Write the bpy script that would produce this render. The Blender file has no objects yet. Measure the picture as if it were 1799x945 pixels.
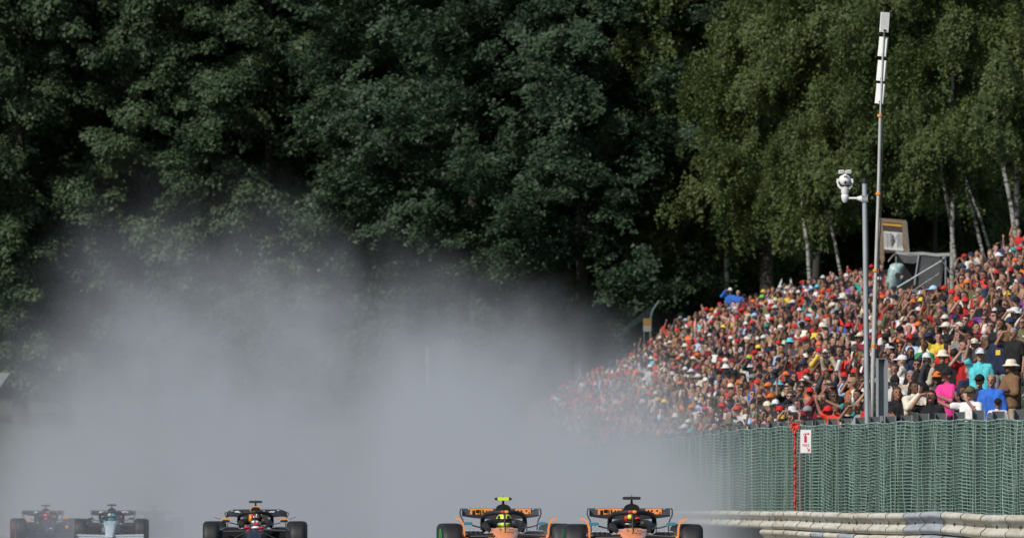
import bpy, bmesh, math, random
import numpy as np
from mathutils import Vector, Matrix

random.seed(7)
RNG = np.random.default_rng(7)
scene = bpy.context.scene
COL = scene.collection
R = math.radians

# ------------------------------------------------------------------ camera
F = 19989.0            # focal length in photo pixels (1799 wide, 400 mm lens)
HC = 0.85              # camera height
HY = 906.0             # horizon row in the photo
cam_d = bpy.data.cameras.new("camera")
cam_d.lens = 400.0
cam_d.sensor_width = 36.0
cam_d.clip_start = 0.5
cam_d.clip_end = 6000.0
cam_d.dof.use_dof = True
cam_d.dof.focus_distance = 172.0
cam_d.dof.aperture_fstop = 9.0
cam = bpy.data.objects.new("camera", cam_d)
COL.objects.link(cam)
cam.location = (0, 0, HC)
cam.rotation_euler = (R(90) + math.atan((HY - 472.5) / F), 0, 0)
scene.camera = cam

# ------------------------------------------------------------------ world, sun, exposure
SUN = Vector((-0.50, -0.58, 0.66)).normalized()
world = bpy.data.worlds.new("World")
scene.world = world
world.use_nodes = True
wn = world.node_tree
bg = wn.nodes.get("Background") or wn.nodes.new("ShaderNodeBackground")
sky = wn.nodes.new("ShaderNodeTexSky")
sky.sky_type = 'NISHITA'
sky.sun_disc = False
sky.sun_elevation = math.asin(SUN.z)
sky.sun_rotation = math.atan2(SUN.x, SUN.y)
wn.links.new(sky.outputs[0], bg.inputs[0])
bg.inputs[1].default_value = 0.09
sun_d = bpy.data.lights.new("sun", 'SUN')
sun_d.energy = 4.0
sun_d.angle = R(0.5)
sun_d.color = (1.0, 0.95, 0.87)
sun = bpy.data.objects.new("sun", sun_d)
COL.objects.link(sun)
sun.location = (-60, -40, 90)
sun.rotation_euler = SUN.to_track_quat('Z', 'Y').to_euler()
scene.view_settings.view_transform = 'Standard'
scene.view_settings.look = 'None'
scene.view_settings.exposure = 0.0
scene.view_settings.gamma = 1.0
scene.render.engine = 'CYCLES'
cy = scene.cycles
cy.max_bounces = 6
cy.diffuse_bounces = 3
cy.glossy_bounces = 2
cy.transmission_bounces = 3
cy.transparent_max_bounces = 8
cy.volume_bounces = 2
cy.volume_max_steps = 256
cy.use_denoising = True


def at(px, py, D):
    return Vector(((px - 899.5) / F * D, D, HC + (HY - py) / F * D))


def pr(x, y, z):
    return 899.5 + x / y * F, HY - (z - HC) / y * F


# ------------------------------------------------------------------ helpers
def thing(name, label, cat, loc=(0, 0, 0), rotz=0.0, group=None):
    o = bpy.data.objects.new(name, None)
    o.empty_display_size = 0.2
    COL.objects.link(o)
    o.location = loc
    o.rotation_euler = (0, 0, rotz)
    o["label"] = label
    o["category"] = cat
    if group:
        o["group"] = group
    return o


def tag(o, label, cat, group=None, kind=None):
    o["label"] = label
    o["category"] = cat
    if group:
        o["group"] = group
    if kind:
        o["kind"] = kind
    return o


def link(name, mesh, mats=None, parent=None, loc=None, rot=None, kind=None):
    o = bpy.data.objects.new(name, mesh)
    COL.objects.link(o)
    if mats is not None:
        if not isinstance(mats, (list, tuple)):
            mats = [mats]
        if len(mesh.materials) == 0:
            for m in mats:
                mesh.materials.append(m)
    if parent is not None:
        o.parent = parent
    if loc is not None:
        o.location = loc
    if rot is not None:
        o.rotation_euler = rot
    if kind:
        o["kind"] = kind
    return o


def frames(pts):
    pts = [Vector(p) for p in pts]
    n = len(pts)
    tans = []
    for i in range(n):
        a = pts[max(0, i - 1)]
        b = pts[min(n - 1, i + 1)]
        t = (b - a)
        tans.append(t.normalized() if t.length > 1e-9 else Vector((0, 0, 1)))
    t0 = tans[0]
    up = Vector((0, 0, 1)) if abs(t0.z) < 0.9 else Vector((1, 0, 0))
    nrm = t0.cross(up).normalized()
    out = []
    for t in tans:
        nrm = (nrm - t * nrm.dot(t))
        if nrm.length < 1e-6:
            nrm = t.orthogonal()
        nrm.normalize()
        out.append((t, nrm, t.cross(nrm)))
    return pts, out


class MB:
    def __init__(s):
        s.v = []
        s.f = []
        s.m = []

    def add(s, verts, faces, mi=0):
        b = len(s.v)
        s.v.extend([tuple(v) for v in verts])
        s.f.extend([tuple(i + b for i in f) for f in faces])
        s.m.extend([mi] * len(faces))
        return s

    def box(s, c, size, rz=0.0, mi=0, mat=None):
        x, y, z = size[0] / 2, size[1] / 2, size[2] / 2
        vs = [Vector(p) for p in [(-x, -y, -z), (x, -y, -z), (x, y, -z), (-x, y, -z),
                                  (-x, -y, z), (x, -y, z), (x, y, z), (-x, y, z)]]
        M = mat if mat is not None else Matrix.Rotation(rz, 3, 'Z')
        vs = [M @ v + Vector(c) for v in vs]
        fs = [(0, 3, 2, 1), (4, 5, 6, 7), (0, 1, 5, 4), (1, 2, 6, 5), (2, 3, 7, 6), (3, 0, 4, 7)]
        return s.add(vs, fs, mi)

    def tube(s, pts, rad, n=8, mi=0, cap=True):
        pts, fr = frames(pts)
        if not isinstance(rad, (list, tuple)):
            rad = [rad] * len(pts)
        vs = []
        for p, (t, a, b), r in zip(pts, fr, rad):
            for k in range(n):
                th = 2 * math.pi * k / n
                vs.append(p + a * (r * math.cos(th)) + b * (r * math.sin(th)))
        fs = []
        for i in range(len(pts) - 1):
            for k in range(n):
                k2 = (k + 1) % n
                fs.append((i * n + k, i * n + k2, (i + 1) * n + k2, (i + 1) * n + k))
        if cap:
            fs.append(tuple(range(n - 1, -1, -1)))
            fs.append(tuple(range((len(pts) - 1) * n, len(pts) * n)))
        return s.add(vs, fs, mi)

    def loft(s, rings, mi=0, cap=True):
        n = len(rings[0])
        vs = [v for r in rings for v in r]
        fs = []
        for i in range(len(rings) - 1):
            for k in range(n):
                k2 = (k + 1) % n
                fs.append((i * n + k, i * n + k2, (i + 1) * n + k2, (i + 1) * n + k))
        if cap:
            fs.append(tuple(range(n - 1, -1, -1)))
            fs.append(tuple(range((len(rings) - 1) * n, len(rings) * n)))
        return s.add(vs, fs, mi)

    def ell(s, c, r, nu=14, nv=8, mi=0, M=None):
        vs, fs = [], []
        c = Vector(c)
        for j in range(nv + 1):
            ph = math.pi * j / nv
            for i in range(nu):
                th = 2 * math.pi * i / nu
                p = Vector((r[0] * math.sin(ph) * math.cos(th), r[1] * math.sin(ph) * math.sin(th), r[2] * math.cos(ph)))
                if M is not None:
                    p = M @ p
                vs.append(c + p)
        for j in range(nv):
            for i in range(nu):
                i2 = (i + 1) % nu
                if j == 0:
                    fs.append((i, (j + 1) * nu + i, (j + 1) * nu + i2))
                elif j == nv - 1:
                    fs.append((j * nu + i, (j + 1) * nu + i, j * nu + i2))
                else:
                    fs.append((j * nu + i, (j + 1) * nu + i, (j + 1) * nu + i2, j * nu + i2))
        return s.add(vs, fs, mi)

    def lathe_x(s, prof, cx, cy, cz, n=36, mi=0):
        """profile of (x offset, radius) turned about the x axis (wheels)"""
        rings = []
        for (x, r) in prof:
            rings.append([Vector((cx + x, cy + r * math.cos(2 * math.pi * k / n), cz + r * math.sin(2 * math.pi * k / n))) for k in range(n)])
        return s.loft(rings, mi)

    def strip(s, pts, wv, th, mi=0):
        """ribbon along pts, width vector wv, thickness th"""
        pts, fr = frames(pts)
        wv = Vector(wv)
        rings = []
        for p, (t, a, b) in zip(pts, fr):
            nn = t.cross(wv.normalized()).normalized() * (th / 2)
            rings.append([p - wv / 2 - nn, p + wv / 2 - nn, p + wv / 2 + nn, p - wv / 2 + nn])
        return s.loft(rings, mi)

    def mesh(s, name, smooth=True, angle=40):
        me = bpy.data.meshes.new(name)
        me.from_pydata(s.v, [], s.f)
        if any(s.m):
            me.polygons.foreach_set("material_index", s.m)
        if smooth:
            me.polygons.foreach_set("use_smooth", [True] * len(s.f))
            try:
                me.set_sharp_from_angle(angle=R(angle))
            except Exception:
                pass
        me.update()
        return me

    def build(s, name, mats, parent=None, smooth=True, loc=None, rot=None, kind=None, angle=40):
        me = s.mesh(name, smooth, angle)
        if not isinstance(mats, (list, tuple)):
            mats = [mats]
        for m in mats:
            me.materials.append(m)
        return link(name, me, None, parent, loc, rot, kind)


def superring(y, w, zb, zt, n=20, e=3.0, cx=0.0):
    out = []
    zc, h = (zb + zt) / 2, (zt - zb) / 2
    for k in range(n):
        t = 2 * math.pi * k / n
        c, s_ = math.cos(t), math.sin(t)
        out.append(Vector((cx + w * math.copysign(abs(c) ** (2 / e), c), y, zc + h * math.copysign(abs(s_) ** (2 / e), s_))))
    return out


# ------------------------------------------------------------------ materials
def nmat(name):
    m = bpy.data.materials.new(name)
    m.use_nodes = True
    nt = m.node_tree
    b = nt.nodes.get("Principled BSDF")
    return m, nt, b


def pm(name, col, rough=0.5, metal=0.0, var=0.12, scale=8.0, bump=0.0, bscale=40.0, stain=None, stain_amt=0.5, stain_scale=3.0, coat=0.0, emit=None, rub=None):
    """procedural paint / metal / plastic with fine colour variation, optional stains and bump"""
    m, nt, b = nmat(name)
    N, L = nt.nodes, nt.links
    tc = N.new("ShaderNodeTexCoord")
    ns = N.new("ShaderNodeTexNoise")
    ns.inputs["Scale"].default_value = scale
    ns.inputs["Detail"].default_value = 5
    L.new(tc.outputs["Object"], ns.inputs["Vector"])
    mr = N.new("ShaderNodeMapRange")
    mr.inputs["From Min"].default_value = 0.3
    mr.inputs["From Max"].default_value = 0.7
    mr.inputs["To Min"].default_value = 1 - var
    mr.inputs["To Max"].default_value = 1 + var
    L.new(ns.outputs["Fac"], mr.inputs["Value"])
    mx = N.new("ShaderNodeVectorMath")
    mx.operation = 'SCALE'
    mx.inputs[0].default_value = col[:3]
    L.new(mr.outputs[0], mx.inputs["Scale"])
    out = mx.outputs[0]
    if stain is not None:
        n2 = N.new("ShaderNodeTexNoise")
        n2.inputs["Scale"].default_value = stain_scale
        n2.inputs["Detail"].default_value = 8
        n2.inputs["Roughness"].default_value = 0.7
        L.new(tc.outputs["Object"], n2.inputs["Vector"])
        r2 = N.new("ShaderNodeMapRange")
        r2.inputs["From Min"].default_value = 0.48
        r2.inputs["From Max"].default_value = 0.72
        r2.inputs["To Max"].default_value = stain_amt
        L.new(n2.outputs["Fac"], r2.inputs["Value"])
        mm = N.new("ShaderNodeMix")
        mm.data_type = 'RGBA'
        L.new(r2.outputs[0], mm.inputs[0])
        L.new(out, mm.inputs[6])
        mm.inputs[7].default_value = (*stain, 1)
        out = mm.outputs[2]
    if rub is not None:
        mp = N.new("ShaderNodeMapping")
        mp.inputs["Scale"].default_value = (6.0, 0.35, 16.0)
        L.new(tc.outputs["Object"], mp.inputs["Vector"])
        n4 = N.new("ShaderNodeTexNoise")
        n4.inputs["Scale"].default_value = 1.0
        n4.inputs["Detail"].default_value = 5
        L.new(mp.outputs[0], n4.inputs["Vector"])
        r4 = N.new("ShaderNodeMapRange")
        r4.inputs["From Min"].default_value = 0.54
        r4.inputs["From Max"].default_value = 0.66
        r4.inputs["To Max"].default_value = 0.4
        L.new(n4.outputs["Fac"], r4.inputs["Value"])
        m5 = N.new("ShaderNodeMix")
        m5.data_type = 'RGBA'
        L.new(r4.outputs[0], m5.inputs[0])
        L.new(out, m5.inputs[6])
        m5.inputs[7].default_value = (*rub, 1)
        out = m5.outputs[2]
    L.new(out, b.inputs["Base Color"])
    b.inputs["Roughness"].default_value = rough
    b.inputs["Metallic"].default_value = metal
    if coat:
        b.inputs["Coat Weight"].default_value = coat
        b.inputs["Coat Roughness"].default_value = 0.08
    if bump:
        n3 = N.new("ShaderNodeTexNoise")
        n3.inputs["Scale"].default_value = bscale
        n3.inputs["Detail"].default_value = 4
        L.new(tc.outputs["Object"], n3.inputs["Vector"])
        bp = N.new("ShaderNodeBump")
        bp.inputs["Strength"].default_value = bump
        bp.inputs["Distance"].default_value = 0.02
        L.new(n3.outputs["Fac"], bp.inputs["Height"])
        L.new(bp.outputs[0], b.inputs["Normal"])
    if emit:
        b.inputs["Emission Color"].default_value = (*emit[:3], 1)
        b.inputs["Emission Strength"].default_value = emit[3]
    return m


def obj_colour_mat(name, rough=0.8, var=0.15, scale=14.0, bump=0.3, sss=0.0):
    """takes its colour from the object's own colour setting (cloth, skin, hats)"""
    m, nt, b = nmat(name)
    N, L = nt.nodes, nt.links
    oi = N.new("ShaderNodeObjectInfo")
    tc = N.new("ShaderNodeTexCoord")
    ns = N.new("ShaderNodeTexNoise")
    ns.inputs["Scale"].default_value = scale
    ns.inputs["Detail"].default_value = 4
    L.new(tc.outputs["Object"], ns.inputs["Vector"])
    mr = N.new("ShaderNodeMapRange")
    mr.inputs["From Min"].default_value = 0.3
    mr.inputs["From Max"].default_value = 0.7
    mr.inputs["To Min"].default_value = 1 - var
    mr.inputs["To Max"].default_value = 1 + var
    L.new(ns.outputs["Fac"], mr.inputs["Value"])
    mx = N.new("ShaderNodeVectorMath")
    mx.operation = 'SCALE'
    L.new(oi.outputs["Color"], mx.inputs[0])
    L.new(mr.outputs[0], mx.inputs["Scale"])
    L.new(mx.outputs[0], b.inputs["Base Color"])
    b.inputs["Roughness"].default_value = rough
    b.inputs["Specular IOR Level"].default_value = 0.25
    if bump:
        bp = N.new("ShaderNodeBump")
        bp.inputs["Strength"].default_value = bump
        bp.inputs["Distance"].default_value = 0.03
        L.new(ns.outputs["Fac"], bp.inputs["Height"])
        L.new(bp.outputs[0], b.inputs["Normal"])
    return m


def leaf_mat(name, c1, c2, c3):
    m, nt, b = nmat(name)
    N, L = nt.nodes, nt.links
    tc = N.new("ShaderNodeTexCoord")
    oi = N.new("ShaderNodeObjectInfo")
    at_ = N.new("ShaderNodeAttribute")
    at_.attribute_name = "shade"
    ns = N.new("ShaderNodeTexNoise")
    ns.inputs["Scale"].default_value = 0.22
    ns.inputs["Detail"].default_value = 3
    L.new(tc.outputs["Object"], ns.inputs["Vector"])
    cr = N.new("ShaderNodeValToRGB")
    cr.color_ramp.elements[0].position = 0.0
    cr.color_ramp.elements[0].color = (*c1, 1)
    cr.color_ramp.elements[1].position = 1.0
    cr.color_ramp.elements[1].color = (*c3, 1)
    e = cr.color_ramp.elements.new(0.5)
    e.color = (*c2, 1)
    ad = N.new("ShaderNodeMath")
    ad.operation = 'MULTIPLY_ADD'
    ad.inputs[1].default_value = 0.55
    L.new(at_.outputs["Fac"], ad.inputs[0])
    m2 = N.new("ShaderNodeMath")
    m2.operation = 'MULTIPLY'
    m2.inputs[1].default_value = 0.5
    L.new(ns.outputs["Fac"], m2.inputs[0])
    L.new(m2.outputs[0], ad.inputs[2])
    m3 = N.new("ShaderNodeMath")
    m3.operation = 'MULTIPLY_ADD'
    m3.inputs[1].default_value = 0.2
    L.new(oi.outputs["Random"], m3.inputs[0])
    L.new(ad.outputs[0], m3.inputs[2])
    m4 = N.new("ShaderNodeMath")
    m4.operation = 'SUBTRACT'
    m4.inputs[1].default_value = 0.1
    L.new(m3.outputs[0], m4.inputs[0])
    L.new(m4.outputs[0], cr.inputs[0])
    L.new(cr.outputs[0], b.inputs["Base Color"])
    b.inputs["Roughness"].default_value = 0.55
    b.inputs["Specular IOR Level"].default_value = 0.3
    tr = N.new("ShaderNodeBsdfTranslucent")
    L.new(cr.outputs[0], tr.inputs["Color"])
    mix = N.new("ShaderNodeMixShader")
    mix.inputs[0].default_value = 0.34
    L.new(b.outputs[0], mix.inputs[1])
    L.new(tr.outputs[0], mix.inputs[2])
    outn = [n for n in N if n.type == 'OUTPUT_MATERIAL'][0]
    L.new(mix.outputs[0], outn.inputs["Surface"])
    return m


def bark_mat(name, base, dark, birch=False):
    m, nt, b = nmat(name)
    N, L = nt.nodes, nt.links
    tc = N.new("ShaderNodeTexCoord")
    mp = N.new("ShaderNodeMapping")
    mp.inputs["Scale"].default_value = (2.0, 2.0, 5.0) if birch else (5.0, 5.0, 0.8)
    L.new(tc.outputs["Object"], mp.inputs["Vector"])
    ns = N.new("ShaderNodeTexNoise")
    ns.inputs["Scale"].default_value = 1.4
    ns.inputs["Detail"].default_value = 6
    L.new(mp.outputs[0], ns.inputs["Vector"])
    cr = N.new("ShaderNodeValToRGB")
    cr.color_ramp.elements[0].position = 0.42 if birch else 0.3
    cr.color_ramp.elements[0].color = (*dark, 1)
    cr.color_ramp.elements[1].position = 0.5 if birch else 0.7
    cr.color_ramp.elements[1].color = (*base, 1)
    L.new(ns.outputs["Fac"], cr.inputs[0])
    L.new(cr.outputs[0], b.inputs["Base Color"])
    b.inputs["Roughness"].default_value = 0.9
    bp = N.new("ShaderNodeBump")
    bp.inputs["Strength"].default_value = 0.6
    bp.inputs["Distance"].default_value = 0.05
    L.new(ns.outputs["Fac"], bp.inputs["Height"])
    L.new(bp.outputs[0], b.inputs["Normal"])
    return m


M_ASPHALT = pm("wet_asphalt", (0.045, 0.047, 0.05), 0.28, 0, 0.25, 3.0, 0.3, 60)
M_SOIL = pm("grassy_soil", (0.032, 0.042, 0.018), 0.95, 0, 0.4, 1.2, 0.6, 8, stain=(0.045, 0.034, 0.022), stain_amt=0.8, stain_scale=0.5)
M_KERB = pm("kerb_paint", (0.5, 0.5, 0.48), 0.6, 0, 0.15, 4)
M_LINE = pm("white_line_paint", (0.7, 0.7, 0.68), 0.6, 0, 0.12, 4)

# ------------------------------------------------------------------ terrain
FENCE0, FSL = 10.65, 0.0286


def fx(D):
    """x of the fence line at distance D (track swings away past 420 m)"""
    return FENCE0 - FSL * D


def zt(D):
    return 0.0003 * max(0.0, D - 165.0)


CR_D = [120, 200, 300, 385, 419, 454, 472, 488, 500, 530, 570]
CR_U = [30, 26, 21.4, 17.7, 16.0, 13.7, 12.07, 10.65, 9.42, 5.9, 3.5]
CR_Z = [8.9, 8.9, 8.9, 8.8, 8.7, 8.55, 8.2, 7.75, 7.0, 4.6, 2.0]
U0, Z0 = 2.5, 1.55


def crest(D):
    return float(np.interp(D, CR_D, CR_U)), float(np.interp(D, CR_D, CR_Z))


def bank_z(u, D):
    uc, zc = crest(D)
    if u <= U0:
        return zt(D) + max(0.0, (u - 0.6) / (U0 - 0.6)) * (Z0 - zt(D)) if u > 0.6 else zt(D)
    if u >= uc:
        return zc + 0.02 * (u - uc)
    t = (u - U0) / (uc - U0)
    return Z0 + (zc - Z0) * (t + 0.10 * math.sin(math.pi * t))


def terrain_z(x, D):
    u = x - fx(D)
    if u > 0.6:
        z = bank_z(u, min(D, 570))
    else:
        z = zt(D) - 0.02
    if D > 470:  # wooded slope at the far end
        k = min(1.0, (D - 470) / 60.0)
        k = k * k * (3 - 2 * k)
        zz = 1.0 + 0.055 * (D - 470)
        if x < 4:
            z = max(z, z * (1 - k) + zz * k)
        else:
            z = max(z, zz * k * min(1, (x - 2) / 6) if x > 2 else 0)
    return z


def grid_mesh(xs, ys, zf, name):
    mb = MB()
    vs = [(x, y, zf(x, y)) for y in ys for x in xs]
    nx = len(xs)
    fs = [(j * nx + i, j * nx + i + 1, (j + 1) * nx + i + 1, (j + 1) * nx + i) for j in range(len(ys) - 1) for i in range(nx - 1)]
    mb.add(vs, fs)
    return mb


xs = list(np.concatenate([np.linspace(-900, -60, 8), np.linspace(-50, -16, 12), np.linspace(-15, 40, 120), np.linspace(44, 90, 10), np.linspace(120, 900, 7)]))
ys = list(np.concatenate([np.linspace(-60, 110, 8), np.linspace(118, 560, 150), np.linspace(570, 760, 30), np.linspace(800, 3500, 12)]))
g = grid_mesh(xs, ys, lambda x, y: terrain_z(x, max(y, 0)), "ground").build("ground", M_SOIL, kind="structure")

# racing surface: between the barriers, 4 mm above the ground sheet and up
tb = MB()
rows = []
for D in np.linspace(-50, 470, 100):
    z = zt(D)
    xr = fx(D) - 1.6
    rows.append([Vector((xr - 15.5, D, z + 0.004)), Vector((xr - 8, D, z + 0.03)), Vector((xr, D, z + 0.004))])
vs = [v for r in rows for v in r]
fs = []
for j in range(len(rows) - 1):
    for i in range(2):
        fs.append((j * 3 + i, j * 3 + i + 1, (j + 1) * 3 + i + 1, (j + 1) * 3 + i))
tb.add(vs, fs).build("track", M_ASPHALT, kind="structure")
lb = MB()
for off in (0.35, 14.9):
    vs, fs = [], []
    Ds = np.linspace(-50, 470, 100)
    for D in Ds:
        xr = fx(D) - 1.6 - off
        zz = zt(D) + (0.03 * min(off, 8) / 8 if off < 8 else 0.03 * (15.5 - off) / 7.5) + 0.008
        vs += [(xr - 0.075, D, zz), (xr + 0.075, D, zz)]
    fs = [(2 * j, 2 * j + 1, 2 * j + 3, 2 * j + 2) for j in range(len(Ds) - 1)]
    lb.add(vs, fs)
lb.build("track_edge_line", M_LINE, kind="structure")

# ------------------------------------------------------------------ trees
L_OAK = leaf_mat("oak_leaves", (0.028, 0.054, 0.026), (0.055, 0.094, 0.045), (0.102, 0.146, 0.074))
L_BEECH = leaf_mat("beech_leaves", (0.024, 0.049, 0.026), (0.048, 0.086, 0.046), (0.092, 0.136, 0.076))
L_BIRCH = leaf_mat("birch_leaves", (0.040, 0.064, 0.019), (0.080, 0.112, 0.032), (0.130, 0.164, 0.056))
B_DARK = bark_mat("dark_bark", (0.050, 0.042, 0.034), (0.02, 0.017, 0.014))
B_BIRCH = bark_mat("birch_bark", (0.30, 0.29, 0.27), (0.05, 0.045, 0.04), True)


def leaf_cloud(centers, n_per, K, kind, rng, leaf=(0.17, 0.13), axis_x=0.0):
    """leaves gathered in domed, layered or hanging clumps; returns triangle corner points"""
    P, Nn, S = [], [], []
    for c in centers:
        er = np.array([c[0] - axis_x, c[1], 0.0])
        l = np.linalg.norm(er)
        er = er / l if l > 1e-6 else np.array([1.0, 0, 0])
        a = rng.normal(0, 0.5)
        er = np.array([er[0] * math.cos(a) - er[1] * math.sin(a), er[0] * math.sin(a) + er[1] * math.cos(a), 0])
        et = np.array([-er[1], er[0], 0])
        ez = np.array([0, 0, 1.0])
        k = rng.uniform(0.55, 1.4)
        n = int(n_per * k * k) + 8
        droop = rng.uniform(*K['droop'])
        d = er * math.cos(droop) - ez * math.sin(droop)
        up = np.cross(d, et)
        if up[2] < 0:
            up = -up
        if K['form'] == 'dome':
            v = rng.normal(0, 1, (n, 3))
            v /= np.linalg.norm(v, axis=1)[:, None]
            v[:, 2] = np.where(v[:, 2] < -0.25, -v[:, 2], v[:, 2])
            # lobes on the dome
            lobes = rng.normal(0, 1, (7, 3))
            lobes /= np.linalg.norm(lobes, axis=1)[:, None]
            bump = np.clip((v @ lobes.T).max(1) - 0.55, 0, 1) * 0.75 + 0.68
            r = bump * rng.uniform(0.62, 1.22, n)
            L3 = v * r[:, None]
            pos = np.array(c) + (L3[:, :1] * d * K['l'] + L3[:, 1:2] * et * K['t'] + L3[:, 2:] * up * K['h']) * k
            nn = (v[:, :1] * d / K['l'] + v[:, 1:2] * et / K['t'] + v[:, 2:] * up / K['h'])
            nn /= np.linalg.norm(nn, axis=1)[:, None]
            nn = nn + up * 0.3 + rng.normal(0, 0.42, (n, 3))
        else:
            nt = K['twigs']
            ti = rng.integers(0, nt, n)
            ta = rng.uniform(-1, 1, nt)
            tl = rng.uniform(0.5, 1.0, nt)
            tz = rng.normal(0, 0.6, nt)
            q = rng.uniform(0, 1, n) ** 0.75
            along = (q * tl[ti] * 2 - 0.9) * K['l'] * k
            side = (ta[ti] * (0.3 + 0.7 * q) + rng.normal(0, K['spread'], n)) * K['t'] * k
            hh = (tz[ti] + rng.normal(0, 0.28, n)) * K['h'] * k - K['arch'] * K['l'] * k * (q - 0.3) ** 2
            pos = np.array(c)[None, :] + along[:, None] * d + side[:, None] * et + hh[:, None] * up
            nn = up[None, :] * K['flat'] + er[None, :] * 0.3 + rng.normal(0, K['mess'], (n, 3))
        P.append(pos)
        Nn.append(nn / np.linalg.norm(nn, axis=1)[:, None])
        S.append(np.clip(rng.normal(0.46 + rng.normal(0, 0.17), 0.17, n), 0, 1))
    P, Nn, S = np.concatenate(P), np.concatenate(Nn), np.concatenate(S)
    n = len(P)
    u = np.cross(Nn, rng.normal(0, 1, (n, 3)))
    u /= np.linalg.norm(u, axis=1)[:, None]
    v = np.cross(Nn, u)
    sz = rng.uniform(0.6, 1.4, n)[:, None]
    a, b = leaf[0] * sz, leaf[1] / 2 * sz
    V = np.stack([P - u * a * 0.4 - v * b, P - u * a * 0.4 + v * b, P + u * a * 0.6], axis=1).reshape(-1, 3)
    return V, S


def quads_mesh(name, V, S, mat):
    n = len(V) // 3
    me = bpy.data.meshes.new(name)
    me.vertices.add(3 * n)
    me.vertices.foreach_set("co", V.astype(np.float32).ravel())
    me.loops.add(3 * n)
    me.loops.foreach_set("vertex_index", np.arange(3 * n, dtype=np.int32))
    me.polygons.add(n)
    me.polygons.foreach_set("loop_start", np.arange(0, 3 * n, 3, dtype=np.int32))
    at_ = me.attributes.new("shade", 'FLOAT', 'FACE')
    at_.data.foreach_set("value", S.astype(np.float32))
    me.materials.append(mat)
    me.update()
    return me


KIND = {
    'oak': dict(form='dome', l=0.86, t=0.80, h=0.66, droop=(-0.4, 1.0), leafm=L_OAK, leaf=(0.195, 0.15)),
    'beech': dict(form='twig', l=1.15, t=0.78, h=0.30, droop=(-0.35, 0.7), twigs=9, spread=0.18, arch=0.24, flat=0.9, mess=0.48, leafm=L_BEECH, leaf=(0.195, 0.145)),
    'birch': dict(form='twig', l=0.9, t=0.50, h=0.34, droop=(0.6, 1.35), twigs=12, spread=0.09, arch=0.1, flat=0.5, mess=0.42, leafm=L_BIRCH, leaf=(0.14, 0.105)),
}


def make_tree_meshes(kind, H, zb, Rc, pads, n_per, seed, limbs=10, r0=0.35):
    rng = np.random.default_rng(seed)
    K = KIND[kind]
    cs = []
    # irregular outline: big boughs set the outline, pads sit round them
    boughs = []
    nb = 46 if kind == 'birch' else 90
    for i in range(nb):
        t = min(0.99, max(0.01, (i + rng.uniform(0.0, 1.0)) / nb)) ** 0.9
        th = i * 2.39996 + rng.uniform(-0.35, 0.35)
        prof = math.sqrt(max(0.0, 1 - ((t - 0.38) / 0.66) ** 2)) if t > 0.38 else 0.80 + 0.20 * t / 0.38
        rr = Rc * prof * rng.uniform(0.45, 0.90)
        boughs.append((rr * math.cos(th), rr * math.sin(th), zb + t * (H - zb)))
    for i in range(pads):
        bx, by, bz = boughs[i % nb]
        v = rng.normal(0, 1, 3)
        v /= np.linalg.norm(v)
        v[2] = v[2] * 0.8 + 0.15
        out_ = np.array([bx, by]) / (math.hypot(bx, by) + 1e-6)
        v[:2] += out_ * 0.35
        rad = Rc * 0.27 * rng.uniform(0.15, 1.3)
        if i % 4 == 0:      # inner leaves hide the stem
            q_ = rng.uniform(0.05, 0.6)
            bx, by = bx * q_, by * q_
        cs.append((bx + v[0] * rad, by + v[1] * rad, bz + v[2] * rad * 0.75))
    V, S = leaf_cloud(cs, n_per, K, kind, rng, K['leaf'])
    cm = quads_mesh("crown", V, S, K['leafm'])
    tb = MB()
    lean = rng.uniform(-0.4, 0.4, 2)
    pts, rad = [], []
    for k in range(9):
        q = k / 8
        pts.append((lean[0] * q * q * 2 + 0.10 * math.sin(4 * q + seed), lean[1] * q * q * 2 + 0.1 * math.cos(3 * q + seed), -1.0 + q * (H * 0.9 + 1.0)))
        rad.append(r0 * (1.25 if k == 0 else 1.0) * (1 - 0.85 * q))
    tb.tube(pts, rad, 10)
    for i in range(limbs):
        bx, by, bz = boughs[i % nb]
        if bz < zb + 4:
            continue
        z0 = max(zb + 2.0, bz - 2.0 - rng.uniform(0, 2))
        q = min(0.95, (z0 + 1) / (H * 0.9 + 1))
        px = np.interp(q, np.linspace(0, 1, 9), [p[0] for p in pts])
        py = np.interp(q, np.linspace(0, 1, 9), [p[1] for p in pts])
        rr = r0 * (1 - 0.85 * q) * 0.5
        tb.tube([(px, py, z0), (px * 0.5 + bx * 0.5, py * 0.5 + by * 0.5, (z0 + bz) / 2 - 0.2), (bx, by, bz), (bx * 1.15, by * 1.15, bz + 0.5)], [rr, rr * 0.7, rr * 0.4, rr * 0.15], 6)
    tm = tb.mesh("trunk")
    tm.materials.append(B_BIRCH if kind == 'birch' else B_DARK)
    return tm, cm


TREES = {
    'oak_a': make_tree_meshes('oak', 32, 1.2, 7.2, 1300, 225, 11),
    'oak_b': make_tree_meshes('oak', 31, 1.0, 7.0, 1250, 225, 12),
    'beech_a': make_tree_meshes('beech', 32, 1.2, 7.6, 1300, 230, 13),
    'beech_b': make_tree_meshes('beech', 33, 5.2, 7.2, 1200, 230, 14),
    'birch_a': make_tree_meshes('birch', 25, 6.4, 4.8, 900, 230, 15, 7, 0.12),
    'birch_b': make_tree_meshes('birch', 24, 5.8, 4.6, 860, 230, 16, 7, 0.11),
}
TR_NAME = {'oak': 'oak_tree', 'beech': 'beech_tree', 'birch': 'birch_tree'}


def tree(kind, px, D, label, rz=0.0, sc=1.0, zoff=0.0, group="trees of the wood behind the track"):
    x = (px - 899.5) / F * D
    z = terrain_z(x, D)
    base = kind.split('_')[0]
    t = thing(TR_NAME[base], label, "tree", (x, D, z + zoff - 0.05), rz, group)
    t.scale = (sc, sc, sc)
    tm, cm = TREES[kind]
    link("trunk", tm, None, t)
    link("crown", cm, None, t)
    return t


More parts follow.
